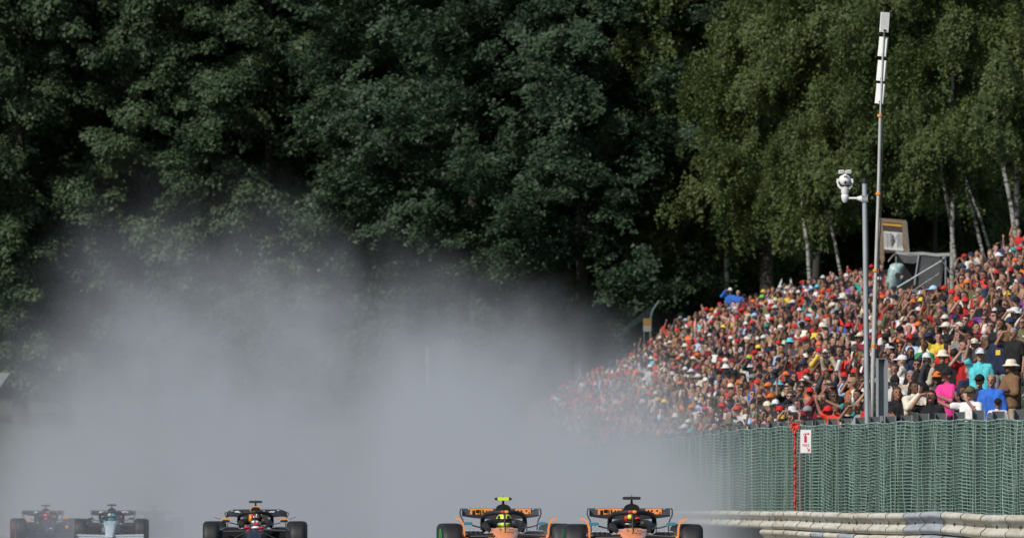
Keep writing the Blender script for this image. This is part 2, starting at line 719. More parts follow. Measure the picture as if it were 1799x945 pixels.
# front row, left to right
tree('oak_a', 40, 548, "dense dark green oak at the left edge of the wood", 0.3, 1.0)
tree('oak_b', 265, 556, "broad oak with heaped rounded clumps, second from the left edge", 1.7, 1.02)
tree('oak_a', 470, 545, "leafy oak rising straight out of the thickest spray", 3.9, 0.98)
tree('oak_b', 640, 552, "paler grey-green oak left of the big dark beech", 5.5, 1.0)
tree('beech_a', 830, 530, "large dark beech with layered feathery sprays in the middle of the wood", 0.4, 1.03)
tree('beech_b', 1025, 522, "beech with long outstretched lower boughs above the dark hollow", 2.6, 1.0, 0.0)
tree('beech_b', 1170, 560, "shaded beech between the layered beeches and the birches", 4.2, 1.0, 0.0)
# second row closing the gaps
for i, (k, px, D, rz, lab) in enumerate([
        ('oak_b', 130, 585, 2.2, "oak half hidden behind the two leftmost oaks"),
        ('oak_a', 370, 590, 5.1, "oak filling the gap above the crest of the spray"),
        ('beech_b', 560, 588, 1.0, "beech peeping out behind the paler grey-green oak"),
        ('oak_a', 740, 592, 2.9, "oak behind the left flank of the big dark beech"),
        ('beech_a', 950, 590, 4.4, "beech behind the two layered beeches"),
        ('oak_b', 1110, 610, 0.9, "oak behind the beech with outstretched boughs"),
        ('beech_a', 1270, 600, 3.3, "dark beech deep in the wood left of the birches"),
        ('oak_a', 1400, 605, 1.4, "dark oak deep in the wood behind the leftmost birch"),
        ('beech_b', 1540, 600, 5.5, "dark beech in the wood behind the antenna mast"),
        ('oak_b', 1690, 605, 3.0, "dark oak in the wood behind the right-hand birches"),
        ('beech_a', 1840, 600, 0.2, "dark beech in the wood at the right edge"),
        ('oak_b', -90, 575, 0.8, "dark oak cut by the left edge of the picture"),
]):
    tree(k, px, D, lab, rz, 1.05)
# third row: a dark backing of distant woodland
for i, px in enumerate(range(-60, 1900, 215)):
    tree(['oak_a', 'beech_b', 'oak_b', 'beech_a'][i % 4], px + (i * 37) % 50, 650 + (i * 13) % 20,
         "backmost dark tree of the wood, number %s counted from the left edge" % ["one", "two", "three", "four", "five", "six", "seven", "eight", "nine", "ten"][i % 10], i * 1.3, 1.1, 0, "backmost trees of the wood")
# birches on the bank, right
tree('birch_a', 1275, 520, "tall drooping birch left of the dome camera", 0.5, 1.12, 0)
tree('birch_b', 1420, 500, "birch whose lowest foliage hangs just left of the dome camera", 1.8, 1.0, 0)
tree('birch_a', 1545, 492, "birch rising behind the wooden frame board", 3.5, 1.04, 0)
tree('birch_b', 1668, 478, "birch behind the grey canopy with foliage down to the crowd", 2.7, 1.04, 0)
tree('birch_a', 1790, 462, "birch with bright white trunk at the right edge", 5.2, 1.0, 0)
tree('birch_b', 1350, 545, "yellow-green birch in second line above the leftmost birch", 4.0, 1.2, 0)
tree('birch_a', 1480, 550, "yellow-green birch in second line behind the antenna mast", 2.1, 1.15, 0)
tree('birch_b', 1625, 548, "yellow-green birch in second line right of the antenna mast", 0.2, 1.2, 0)
tree('birch_a', 1760, 540, "yellow-green birch in second line at the upper right", 1.1, 1.15, 0)


def bare_trunk(px0, py0, px1, py1, D, w, mat, label, name="birch_tree", leafy=True):
    a, b = at(px0, py0, D), at(px1, py1, D)
    x = b.x
    z = terrain_z(x, D)
    d = (b - a)
    mb = MB()
    base = Vector((b.x, b.y, z - 0.3)) + Vector((d.x / max(0.1, abs(d.z)) * (b.z - z), 0, 0))
    o = Vector((x, D, z))
    pts = [base, b, a * 0.5 + b * 0.5 + Vector((0.05, 0, 0)), a, a + (a - b) * 0.9]
    mb.tube([p - o for p in pts], [w * 0.6, w * 0.52, w * 0.46, w * 0.42, w * 0.25], 10)
    t = thing(name, label, "tree", o, 0, "slender trunks at the edge of the wood")
    mb.build("trunk", mat, t)
    if not leafy:
        return t
    q = a + (a - b) * 0.7 - o
    rng = np.random.default_rng(int(px0))
    cs = [(q.x + rng.normal(0, 0.9), q.y + rng.normal(0, 0.9), q.z + rng.normal(0, 0.7)) for _ in range(16)]
    V, S = leaf_cloud(cs, 330, KIND['birch'], 'birch', rng, (0.15, 0.11), axis_x=q.x)
    link("crown", quads_mesh("crown", V, S, L_BIRCH), None, t)
    return t


for args in [
    (1764, 300, 1784, 415, 452, 0.19, B_BIRCH, "white birch trunk leaning right beside the last spectators"),
    (1697, 335, 1722, 425, 470, 0.14, B_BIRCH, "white birch trunk leaning right, left one of a close pair"),
    (1708, 345, 1735, 425, 474, 0.12, B_BIRCH, "white birch trunk leaning right, right one of a close pair"),
    (1662, 345, 1676, 440, 470, 0.15, B_BIRCH, "mottled birch trunk above the grey canopy"),
    (1412, 385, 1421, 475, 488, 0.16, B_BIRCH, "thin pale birch trunk left of the camera pole, upright"),
    (1456, 385, 1474, 465, 486, 0.13, B_BIRCH, "thin pale birch trunk just left of the camera pole, leaning"),
]:
    bare_trunk(*args)
for args in [
    (1345, 330, 1347, 490, 520, 0.62, B_DARK, "thick dark trunk in the hollow behind the crowd"),
    (1435, 390, 1434, 470, 515, 0.34, B_DARK, "dark trunk between two pale birch trunks"),
    (1640, 330, 1643, 420, 500, 0.18, B_DARK, "slim grey trunk right of the wooden frame board"),
]:
    bare_trunk(*args, name="forest_tree")
bare_trunk(751, 634, 752, 664, 500, 0.22, B_BIRCH, "pale broken trunk showing faintly through the spray", "birch_tree", False)

# ------------------------------------------------------------------ guard rail
M_RAIL = [
    pm("weathered_cream_rail", (0.58, 0.53, 0.425), 0.55, 0.0, 0.14, 3, 0.2, 20, rub=(0.14, 0.12, 0.10), stain=(0.24, 0.20, 0.15), stain_amt=0.45, stain_scale=2.6),
    pm("pale_rail", (0.66, 0.62, 0.52), 0.55, 0.0, 0.12, 3, 0.1, 20, rub=(0.14, 0.12, 0.10), stain=(0.18, 0.15, 0.12), stain_amt=0.55, stain_scale=2.5),
    pm("galvanised_rail", (0.45, 0.47, 0.50), 0.5, 0.12, 0.12, 4, 0.1, 20, rub=(0.12, 0.12, 0.12), stain=(0.2, 0.19, 0.17), stain_amt=0.4, stain_scale=2.0),
]
M_BOLT = pm("dull_bolt_steel", (0.10, 0.10, 0.10), 0.5, 0.6)
M_POSTG = pm("dull_galvanised_post", (0.22, 0.235, 0.23), 0.6, 0.3, 0.15, 6, stain=(0.14, 0.13, 0.11), stain_amt=0.5)
M_RAILSHADE = pm("painted_rail_shade", (0.02, 0.02, 0.021), 0.8, 0, 0.2, 4)


def rail_top(D):
    return float(np.interp(D, [120, 145, 155, 162, 172, 190, 222, 330], [0.855, 0.868, 0.915, 0.893, 0.895, 0.93, 0.955, 1.0]))


W_PROF = [(0.0, 0.155), (-0.035, 0.150), (-0.075, 0.125), (-0.083, 0.098), (-0.078, 0.072), (-0.020, 0.028), (-0.006, 0.0),
          (-0.020, -0.028), (-0.078, -0.072), (-0.083, -0.098), (-0.075, -0.125), (-0.035, -0.150), (0.0, -0.155)]
# the corrugated beam seen from the track: x negative = towards the track
rail = thing("guard_rail", "weathered cream steel guard rail in stacked corrugated beams along the fence foot", "guard rail", (fx(165) - 0.45, 165, 0))
ro = Vector((fx(165) - 0.45, 165, 0))
seg_rng = random.Random(3)
RX = -0.45
k = 0
D = 125.0
STEP = 4.0
while D < 330:
    D1 = D + STEP
    for row in range(3):
        if row > 0 and D > 198.5:     # lower beams stop at the opening
            continue
        jit = seg_rng.uniform(-0.005, 0.005)
        mb = MB()
        rings = []
        th = 0.004
        for (dd, lap) in ((D - 0.16, -0.011), (D + 0.02, -0.009), ((D + D1) / 2, 0.0), (D1 - 0.12, 0.005), (D1, 0.007)):
            zc = rail_top(dd) - 0.155 - row * 0.318 + jit + 0.002 * math.sin(dd * 1.7 + row)
            xx = fx(dd) + RX + lap + 0.012 * math.sin(dd * 0.55)
            outer = [Vector((xx + px_, dd, zc + pz_)) - ro for (px_, pz_) in W_PROF]
            inner = [Vector((xx + px_ + th, dd, zc + pz_)) - ro for (px_, pz_) in reversed(W_PROF)]
            rings.append(outer + inner)
        mb.loft(rings)
        r_ = seg_rng.random()
        if row == 0:
            mi = 2 if (149 < D < 158) or r_ < 0.02 else (1 if r_ < 0.5 else 0)
        else:
            mi = 2 if r_ < 0.42 else (0 if r_ < 0.8 else 1)
        seg = mb.build("rail_beam", M_RAIL[mi], rail, angle=50)
        # bolt slots at the lap and the mid post
        if row == 0:
            bb = MB()
            for dd in (D + 0.02, D + 2.0):
                zc = rail_top(dd) - 0.155
                xx = fx(dd) + RX - 0.012
                bb.box(Vector((xx - 0.004, dd, zc)) - ro, (0.02, 0.16, 0.036))
            bb.build("bolt", M_BOLT, seg, smooth=False)
    # post with spacer
    for dd in (D, D + 2.0):
        pb = MB()
        zt_ = rail_top(dd)
        z0 = zt(dd) - 0.3
        xx = fx(dd) + RX
        pb.box(Vector((xx + 0.13, dd, (z0 + zt_ - 0.03) / 2)) - ro, (0.10, 0.012, zt_ - 0.03 - z0))
        pb.box(Vector((xx + 0.08, dd, (z0 + zt_ - 0.03) / 2)) - ro, (0.008, 0.11, zt_ - 0.035 - z0))
        pb.box(Vector((xx + 0.18, dd, (z0 + zt_ - 0.03) / 2)) - ro, (0.008, 0.11, zt_ - 0.035 - z0))
        pb.build("post", M_POSTG, rail, smooth=False)
    D = D1
    k += 1
# added dark sheet standing in for the shade behind the beams
vs, fs = [], []
Ds = np.arange(125, 331, 2.0)
for dd in Ds:
    xx = fx(dd) + RX + 0.20
    zt_ = rail_top(dd)
    for (dx, z) in ((0, zt(dd) - 0.1), (0, zt_ - 0.07), (0.012, zt_ - 0.07), (0.012, zt(dd) - 0.1)):
        vs.append(Vector((xx + dx, dd, z)) - ro)
for j in range(len(Ds) - 1):
    for i in range(4):
        fs.append((j * 4 + i, j * 4 + (i + 1) % 4, (j + 1) * 4 + (i + 1) % 4, (j + 1) * 4 + i))
MB().add(vs, fs).build("shade_strip", M_RAILSHADE, rail, smooth=False)

# ------------------------------------------------------------------ debris fence
M_WIRE = pm("pale_green_coated_wire", (0.200, 0.300, 0.255), 0.55, 0, 0.3, 0.7, stain=(0.12, 0.13, 0.10), stain_amt=0.6, stain_scale=0.8)
M_CLOTH = pm("dark_green_windbreak", (0.074, 0.128, 0.104), 0.85, 0, 0.35, 0.8, 0.4, 30)
M_FPOST = pm("shaded_grey_green_post", (0.10, 0.115, 0.115), 0.55, 0.3, 0.12, 6)  # darkened so the colour carries the shadow inside the post web
M_FEDGE = pm("lit_post_edge", (0.30, 0.32, 0.32), 0.5, 0.3, 0.12, 6)  # lighter copy for the flange that catches the light


def fence_top(D):
    return float(np.interp(D, [125, 145, 160, 178, 200, 219, 230, 330], [1.98, 2.07, 2.19, 2.285, 2.42, 2.50, 2.50, 2.7])) + 0.012 * math.sin(D * 0.9)


fence = thing("debris_fence", "tall green wire mesh fence with dark windbreak cloth behind the guard rail", "fence", (fx(165), 165, 0))
fo = Vector((fx(165), 165, 0))
frng = random.Random(9)


def wav(D, h):
    """sideways slack of the mesh, h 0 (bottom) to 1 (top)"""
    return (0.032 * math.sin(D * 1.55 + 0.4 * math.sin(h * 4)) + 0.018 * math.sin(D * 3.3 + h * 2.0) + 0.02 * math.sin(D * 0.47)) * (0.35 + 0.65 * math.sin(math.pi * min(1, h * 0.9 + 0.08)))


D = 125.0
FST = 3.9
while D < 330:
    D1 = D + FST
    D1s = D1
    wb = MB()
    nseg = 12
    loose = frng.uniform(0.4, 1.5)
    sagk = frng.uniform(0.006, 0.036)
    scal = frng.choice([1, 1, 2])
    dense = frng.random() < 0.3
    nh = 29
    ph = frng.uniform(0, 6)
    for i in range(nh):
        h = i / (nh - 1)
        pts = []
        for q in range(nseg + 1):
            dd = D + FST * q / nseg
            z0, z1 = rail_top(dd) - 0.10, fence_top(dd)
            sag = sagk * abs(math.sin(math.pi * q / nseg * scal)) ** 0.8 * math.sin(math.pi * min(1, 0.15 + h * 0.8))
            z = z0 + (z1 - z0) * h - sag + 0.004 * math.sin(dd * 5 + i)
            pts.append(Vector((fx(dd) + wav(dd, h) * loose, dd, z)) - fo)
        wb.tube(pts, 0.0088 if i < nh - 1 else 0.016, 4, cap=False)
        if dense and i < nh - 1:
            wb.tube([p + Vector((0.05, 0, 0.026 + 0.008 * math.sin(i + p.y))) for p in pts], 0.008, 4, cap=False)
    nv = frng.choice([2, 3, 3, 4, 5, 7])
    for j in range(nv):
        dj = D + FST * (j + frng.uniform(0.2, 0.8)) / nv
        pts = []
        for q in range(9):
            h = q / 8
            z0, z1 = rail_top(dj) - 0.10, fence_top(dj)
            d2 = dj + 0.05 * math.sin(h * 5 + j)
            pts.append(Vector((fx(d2) + wav(d2, h) * loose - 0.006, d2, z0 + (z1 - z0) * h)) - fo)
        wb.tube(pts, frng.choice([0.004, 0.005, 0.008]), 4, cap=False)
    wb.build("mesh_panel", M_WIRE, fence, smooth=False)
    # cloth
    cb = MB()
    nx_, nz_ = 14, 8
    vs, fs = [], []
    for side in (0, 1):
        for a in range(nx_ + 1):
            dd = D + FST * a / nx_
            for b_ in range(nz_ + 1):
                h = b_ / nz_
                z0, z1 = rail_top(dd) - 0.30, fence_top(dd) - 0.02
                vs.append(Vector((fx(dd) + wav(dd, h) * loose * 0.7 + 0.07 + 0.03 * math.sin(dd * 2.1 + h) + side * 0.006, dd, z0 + (z1 - z0) * h)) - fo)
    W = nz_ + 1
    T = (nx_ + 1) * W
    for a in range(nx_):
        for b_ in range(nz_):
            i0 = a * W + b_
            fs.append((i0, i0 + 1, i0 + W + 1, i0 + W))
            fs.append((T + i0, T + i0 + W, T + i0 + W + 1, T + i0 + 1))
    cb.add(vs, fs).build("windbreak_cloth", M_CLOTH, fence)
    # H post, flanges proud of the web
    pb = MB()
    zp0, zp1 = zt(D) - 0.3, fence_top(D) + 0.115 + frng.uniform(-0.012, 0.02)
    hh = zp1 - zp0
    xx = fx(D) + 0.22
    c = Vector((xx, D, (zp0 + zp1) / 2)) - fo
    pb.box(c, (0.150, 0.010, hh), mi=0)
    pb.box(c + Vector((-0.080, 0, 0)), (0.010, 0.15, hh), mi=0)
    pb.box(c + Vector((0.080, 0, 0)), (0.010, 0.15, hh + 0.004), mi=1)
    pb.build("post", [M_FPOST, M_FEDGE], fence, smooth=False)
    D = D1s

# orange-red lashing that closes the joint in the mesh
M_RED = pm("orange_red_cord", (0.62, 0.045, 0.022), 0.6, 0, 0.2, 20)
M_REDD = pm("dark_red_tube", (0.42, 0.028, 0.018), 0.5, 0, 0.2, 10)
pD = 196.5
lo = Vector((fx(pD) - 0.14, pD, rail_top(pD)))
lash = thing("fence_lashing", "orange red cord lashed round a dark red tube down the green fence joint", "cord", lo)
hz = fence_top(pD) - rail_top(pD)
MB().tube([(0, 0, 0), (0.008, 0, hz * 0.5), (-0.006, 0, hz)], 0.019, 8).build("tube", M_REDD, lash)
cb = MB()
pts = []
for i in range(240):
    t = i / 239
    a = t * 2 * math.pi * 17
    knot = 1.0 + 0.3 * max(0, math.sin(t * 2 * math.pi * 6.2)) ** 4
    pts.append((0.019 * knot * math.cos(a) + 0.006 * math.sin(t * 9), 0.026 * math.sin(a), hz * t))
cb.tube(pts, 0.0075, 5)
cb.build("cord", M_RED, lash)
kb = MB()
for i in range(9):
    a = i * 0.7
    kb.tube([(0, 0, hz), (0.06 * math.cos(a), -0.05, hz + 0.05 * math.sin(a)), (0.10 * math.cos(a), -0.04, hz - 0.03 + 0.09 * math.sin(a))], [0.02, 0.016, 0.010], 5)
kb.build("knot", M_RED, lash)
for i in range(5):
    z = hz * (0.12 + 0.2 * i)
    MB().ell((-0.01, -0.04, z), (0.022, 0.022, 0.045), 8, 6).build("knot", M_RED, lash)
pk = MB()
pk.tube([(0.085, 0.0, 0), (0.08, 0, hz * 0.5), (0.09, 0, hz)], 0.010, 6)
pk.build("edge_cord", pm("faded_pink_cord", (0.45, 0.20, 0.19), 0.7), lash)

# fire point sign
M_WHITE = pm("white_sheet_metal", (0.80, 0.80, 0.80), 0.4, 0, 0.05, 6)
M_SIGNRED = pm("sign_red", (0.62, 0.03, 0.06), 0.5, 0, 0.05)


def text_mesh(txt, size, depth=0.002):
    cu = bpy.data.curves.new("txt", 'FONT')
    cu.body = txt
    cu.size = size
    cu.extrude = depth
    cu.align_x = 'CENTER'
    cu.resolution_u = 2
    o = bpy.data.objects.new("txt", cu)
    COL.objects.link(o)
    dg = bpy.context.evaluated_depsgraph_get()
    me = bpy.data.meshes.new_from_object(o.evaluated_get(dg))
    bpy.data.objects.remove(o)
    return me


sD = 191.0
so = at(1415.5, 775, sD)
so.x = at(1415.5, 775, sD).x
sign = thing("fire_point_sign", "white sign with red extinguisher, the word FIRE and an arrow on the green fence", "sign", so, 0)
SW, SH = 0.178, 0.388
MB().box((0, 0, 0), (SW, 0.006, SH)).build("plate", M_WHITE, sign, smooth=False)
eb = MB()
eb.box((-0.005, -0.005, 0.032), (0.044, 0.004, 0.100))
eb.ell((-0.005, -0.005, 0.084), (0.022, 0.002, 0.016), 12, 6)
eb.box((-0.005, -0.005, 0.106), (0.016, 0.004, 0.022))
eb.box((0.012, -0.005, 0.128), (0.075, 0.004, 0.013))
eb.box((0.043, -0.0052, 0.128), (0.024, 0.004, 0.030))
eb.tube([(-0.020, -0.005, 0.126), (-0.034, -0.005, 0.118), (-0.042, -0.005, 0.10)], 0.004, 6)
eb.build("extinguisher_symbol", M_SIGNRED, sign)
tm = text_mesh("FIRE", 0.066)
tm.materials.append(M_SIGNRED)
link("lettering", tm, None, sign, (0, -0.0045, -0.088), (R(90), 0, 0))
ab = MB()
ab.tube([(0.018, -0.005, -0.105), (0.048, -0.005, -0.142)], 0.006, 6)
ab.add([(0.028, -0.005, -0.160), (0.066, -0.005, -0.165), (0.062, -0.005, -0.118), (0.028, -0.008, -0.160), (0.066, -0.008, -0.165), (0.062, -0.008, -0.118)],
       [(0, 2, 1), (3, 4, 5), (0, 1, 4, 3), (1, 2, 5, 4), (2, 0, 3, 5)])
ab.build("arrow", M_SIGNRED, sign, smooth=False)

# ------------------------------------------------------------------ poles at the fence
M_GALV = pm("galvanised_steel", (0.42, 0.45, 0.48), 0.42, 0.45, 0.10, 5, 0.05, 30)
M_GALV2 = pm("pale_mast_tube", (0.50, 0.50, 0.48), 0.4, 0.3, 0.08, 5)
M_PWHITE = pm("white_plastic", (0.74, 0.74, 0.72), 0.35, 0, 0.05, 6)
M_BLACKP = pm("black_plastic", (0.018, 0.018, 0.018), 0.5, 0, 0.1)
M_ORANGE = pm("orange_strap", (0.75, 0.26, 0.03), 0.6, 0, 0.1)
M_GLASS = pm("dark_lens", (0.02, 0.02, 0.022), 0.08, 0, 0.05)
pD = 183.0
p_top, p_bot = at(1519, 322, pD), at(1524.5, 752, pD)
zb_ = terrain_z(p_bot.x, pD) - 0.2
po = Vector((p_bot.x + (p_bot.x - p_top.x) * 0.4, pD, zb_))
pole = thing("camera_pole", "tall grey steel pole with black cap carrying the white camera", "pole", po)
top_l = p_top - po
MB().tube([(0, 0, 0), top_l * 0.5, top_l], [0.045, 0.042, 0.040], 16).build("tube", M_GALV, pole)
MB().tube([top_l, top_l + Vector((0, 0, 0.075))], [0.052, 0.050], 14).build("cap", M_BLACKP, pole)
cl = at(1516, 349, pD) - po
cbk = MB()
cbk.box(cl + Vector((0.03, 0, 0)), (0.10, 0.105, 0.06))
cbk.box(cl + Vector((0.03, 0, 0.045)), (0.105, 0.11, 0.012))
cbk.box(cl + Vector((0.03, 0, -0.045)), (0.105, 0.11, 0.012))
cbk.build("clamp", M_GALV, pole, smooth=False)
cab = MB()
cpts = []
for i in range(14):
    t = i / 13
    cpts.append(cl * (1 - t) + Vector((0.062 + 0.012 * math.sin(t * 15), -0.02, 0)))
cab.tube(cpts, 0.008, 5)
cab.build("cable", M_BLACKP, pole)

camo = at(1485, 352, pD)
u = pD / F
ptz = thing("surveillance_camera", "white pan tilt dome camera with two small lamps on a bracket arm", "camera", camo)


def P2(px, py, dy=0.0):
    v = at(px, py, pD) - camo
    v.y += dy
    return v


MB().tube([P2(1488, 348.5), P2(1508, 348.5)], 0.020, 10).build("bracket_arm", M_PWHITE, ptz)
MB().tube([P2(1506, 348.5), P2(1511, 349), P2(1516, 349.5)], [0.028, 0.045, 0.05], 12).build("bracket_foot", M_PWHITE, ptz)
MB().tube([P2(1484.5, 341), P2(1484.5, 343), P2(1484.5, 347), P2(1484.5, 352), P2(1484.5, 356)], [0.045, 0.06, 0.06, 0.05, 0.025], 16).build("base_cup", M_PWHITE, ptz)
MB().tube([P2(1484.5, 328), P2(1484.5, 333), P2(1484.5, 341)], [0.068, 0.066, 0.055], 16).build("neck", M_PWHITE, ptz)
for s_ in (-1, 1):
    yb = MB()
    yb.strip([P2(1484.5 + s_ * 6.5, 331.5), P2(1484.5 + s_ * 11, 327), P2(1484.5 + s_ * 13, 319), P2(1484.5 + s_ * 12.2, 314)], (0, 0.075, 0), 0.035)
    yb.build("yoke_arm", M_PWHITE, ptz)
    lb_ = MB()
    lb_.loft([superring(-0.07, 0.046, -0.030, 0.034, e=5), superring(0.03, 0.050, -0.034, 0.036, e=5), superring(0.05, 0.042, -0.026, 0.03, e=5)])
    lb_.v = [tuple(Vector(q) + P2(1484.5 + s_ * 6.0, 302.5)) for q in lb_.v]
    lm = lb_.build("lamp", M_PWHITE, ptz)
    MB().box(P2(1484.5 + s_ * 6.0, 302.5, -0.073), (0.070, 0.008, 0.044)).build("lamp_lens", M_GALV2, lm, smooth=False)
def V3c(*a):
    return Vector(a)


hb = MB()
hb.ell(P2(1484.5, 317), (0.098, 0.11, 0.104), 24, 14)
hd = hb.build("camera_head", M_PWHITE, ptz)
arc = [P2(1484.5, 317, -0.055) + V3c(0.103 * math.sin(R(q)), 0, -0.100 * math.cos(R(q))) for q in range(-75, 76, 10)]
MB().tube(arc, 0.013, 6).build("dark_seam", M_BLACKP, hd)
MB().tube([P2(1485, 308, -0.09), P2(1485, 311, -0.11)], [0.03, 0.03], 12).build("brow_visor", M_PWHITE, hd)
MB().ell(P2(1485, 320.5, -0.102), (0.022, 0.012, 0.022), 12, 6).build("lens", M_GLASS, hd)
MB().tube([P2(1484.5, 306), P2(1484.5, 301.5)], [0.035, 0.02], 10).build("lamp_mount", M_PWHITE, ptz)

# leaning antenna mast
aD = 186.5
a_top, a_mid, a_bot = at(1555, 35, aD), at(1545.5, 230, aD), at(1530.5, 752, aD)
zb_ = terrain_z(a_bot.x, aD) - 0.2
ao = Vector((a_bot.x - 0.03, aD, zb_))
mast = thing("antenna_mast", "thin leaning telescopic mast with four white antenna boxes and orange straps", "mast", ao)
MB().tube([(0, 0, 0), a_bot - ao, at(1538, 500, aD) - ao], [0.040, 0.038, 0.035], 12).build("lower_tube", M_GALV2, mast)
MB().tube([at(1538, 500, aD) - ao, at(1543.5, 340, aD) - ao, at(1546.8, 205, aD) - ao], [0.030, 0.028, 0.026], 12).build("middle_tube", M_GALV2, mast)
MB().tube([at(1546.8, 205, aD) - ao, at(1550, 120, aD) - ao, at(1554, 50, aD) - ao], [0.017, 0.016, 0.014], 10).build("upper_tube", M_GALV2, mast)
for (px_, py_) in ((1546.3, 203), (1543.5, 340), (1538.2, 475), (1535, 607), (1531, 741)):
    c = at(px_, py_, aD) - ao
    MB().tube([c + Vector((0, 0, -0.022)), c + Vector((0, 0, 0.022))], 0.044, 12).build("strap", M_ORANGE, mast)
for (x0, y0, x1, y1, fr) in ((1556, 22, 1553.5, 57, 1), (1554, 65, 1550.5, 99, 0), (1551.5, 106, 1548, 142, 0), (1549, 147, 1545.5, 182, 0)):
    c0, c1 = at(x0, y0, aD) - ao, at(x1, y1, aD) - ao
    c = (c0 + c1) / 2
    ln = (c0 - c1).length
    M = Matrix.Rotation(math.atan2(c0.x - c1.x, c0.z - c1.z), 3, 'Y') @ Matrix.Rotation(R(18 if fr else -22), 3, 'Z')
    mbx = MB()
    mbx.box(c + Vector((-0.004, -0.05 if fr else 0.05, 0)), (0.140, 0.05, ln), mat=M)
    bx = mbx.build("antenna_box", M_PWHITE, mast, smooth=False)
    bm_ = MB()
    bm_.box(c1 + Vector((0.01, -0.078 if fr else 0.01, 0.03)), (0.04, 0.02, 0.025), mat=M)
    bm_.build("bracket", M_BLACKP, bx, smooth=False)
cab = MB()
cpts = []
for i in range(30):
    t = i / 29
    b0 = (at(1546.3, 190, aD) - ao) * (1 - t) + (a_bot - ao) * t
    cpts.append(b0 + Vector((0.045 + 0.02 * abs(math.sin(t * 14)), -0.02, 0)))
cab.tube(cpts, 0.009, 5)
cab.build("cable", M_BLACKP, mast)

# stout galvanised H post
hD = 182.0
h0, h1 = at(1548.5, 752, hD), at(1548.5, 631, hD)
zb_ = terrain_z(h0.x, hD) - 0.2
ho = Vector((h0.x, hD, zb_))
hp = thing("steel_post", "stout galvanised H section post standing behind the fence right of the poles", "post", ho, R(14))
hh = h1.z - zb_
pb = MB()
pb.box((0, 0.04, hh / 2), (0.13, 0.012, hh))
pb.build("web", pm("post_web", (0.16, 0.19, 0.19), 0.55, 0.4), hp, smooth=False)
for s_ in (-1, 1):
    MB().box((s_ * 0.068, 0, hh / 2 + 0.002), (0.012 if s_ < 0 else 0.05, 0.12, hh)).build("flange", M_GALV, hp, smooth=False)
MB().box((0, 0, hh + 0.008), (0.16, 0.14, 0.012)).build("top_plate", M_GALV, hp, smooth=False)
MB().box((-0.01, 0.026, hh - (735 - 631) * hD / F), (0.09, 0.012, 0.09)).build("label_plate", M_WHITE, hp, smooth=False)

# ------------------------------------------------------------------ people
M_SKIN = obj_colour_mat("skin", 0.55, 0.08, 18, 0.1)
M_FABRIC = obj_colour_mat("fabric", 0.85, 0.12, 9, 0.5)
M_HAIR = obj_colour_mat("hair", 0.6, 0.25, 40, 0.6)
M_EYE = pm("eye_dark", (0.03, 0.02, 0.015), 0.3)
M_LIP = pm("lip", (0.30, 0.10, 0.08), 0.5)


def capsule(mb, a, b, ra, rb, n=12):
    a, b = Vector(a), Vector(b)
    d = b - a
    L = d.length
    if L < 1e-6:
        mb.ell(a, (ra, ra, ra), n, 8)
        return
    t = d / L
    pts, rad = [], []
    for k in range(4):
        ph = math.pi / 2 * (1 - k / 3.999)
        pts.append(a - t * ra * math.sin(ph))
        rad.append(max(0.0005, ra * math.cos(ph)))
    for k in range(4):
        ph = math.pi / 2 * (k + 0.001) / 3
        pts.append(b + t * rb * math.sin(ph))
        rad.append(max(0.0005, rb * math.cos(ph)))
    mb.tube(pts, rad, n)


def remesh(mb, voxel, target, name):
    me = mb.mesh(name, False)
    o = bpy.data.objects.new("tmp", me)
    COL.objects.link(o)
    m1 = o.modifiers.new("r", 'REMESH')
    m1.mode = 'VOXEL'
    m1.voxel_size = voxel
    m2 = o.modifiers.new("s", 'SMOOTH')
    m2.iterations = 1
    m2.factor = 0.5
    dg = bpy.context.evaluated_depsgraph_get()
    mid = bpy.data.meshes.new_from_object(o.evaluated_get(dg))
    o.modifiers.clear()
    o.data = mid
    m3 = o.modifiers.new("d", 'DECIMATE')
    m3.ratio = min(1.0, target / max(1, len(mid.polygons) * 2))
    dg.update()
    dg = bpy.context.evaluated_depsgraph_get()
    out = bpy.data.meshes.new_from_object(o.evaluated_get(dg))
    out.name = name
    bpy.data.objects.remove(o)
    bpy.data.meshes.remove(me)
    out.polygons.foreach_set("use_smooth", [True] * len(out.polygons))
    out.materials.clear()
    return out


# arms: (elbow, wrist, hand direction, palm normal) for right (x<0 on camera-left when facing the camera) and left
def V3(*a):
    return Vector(a)


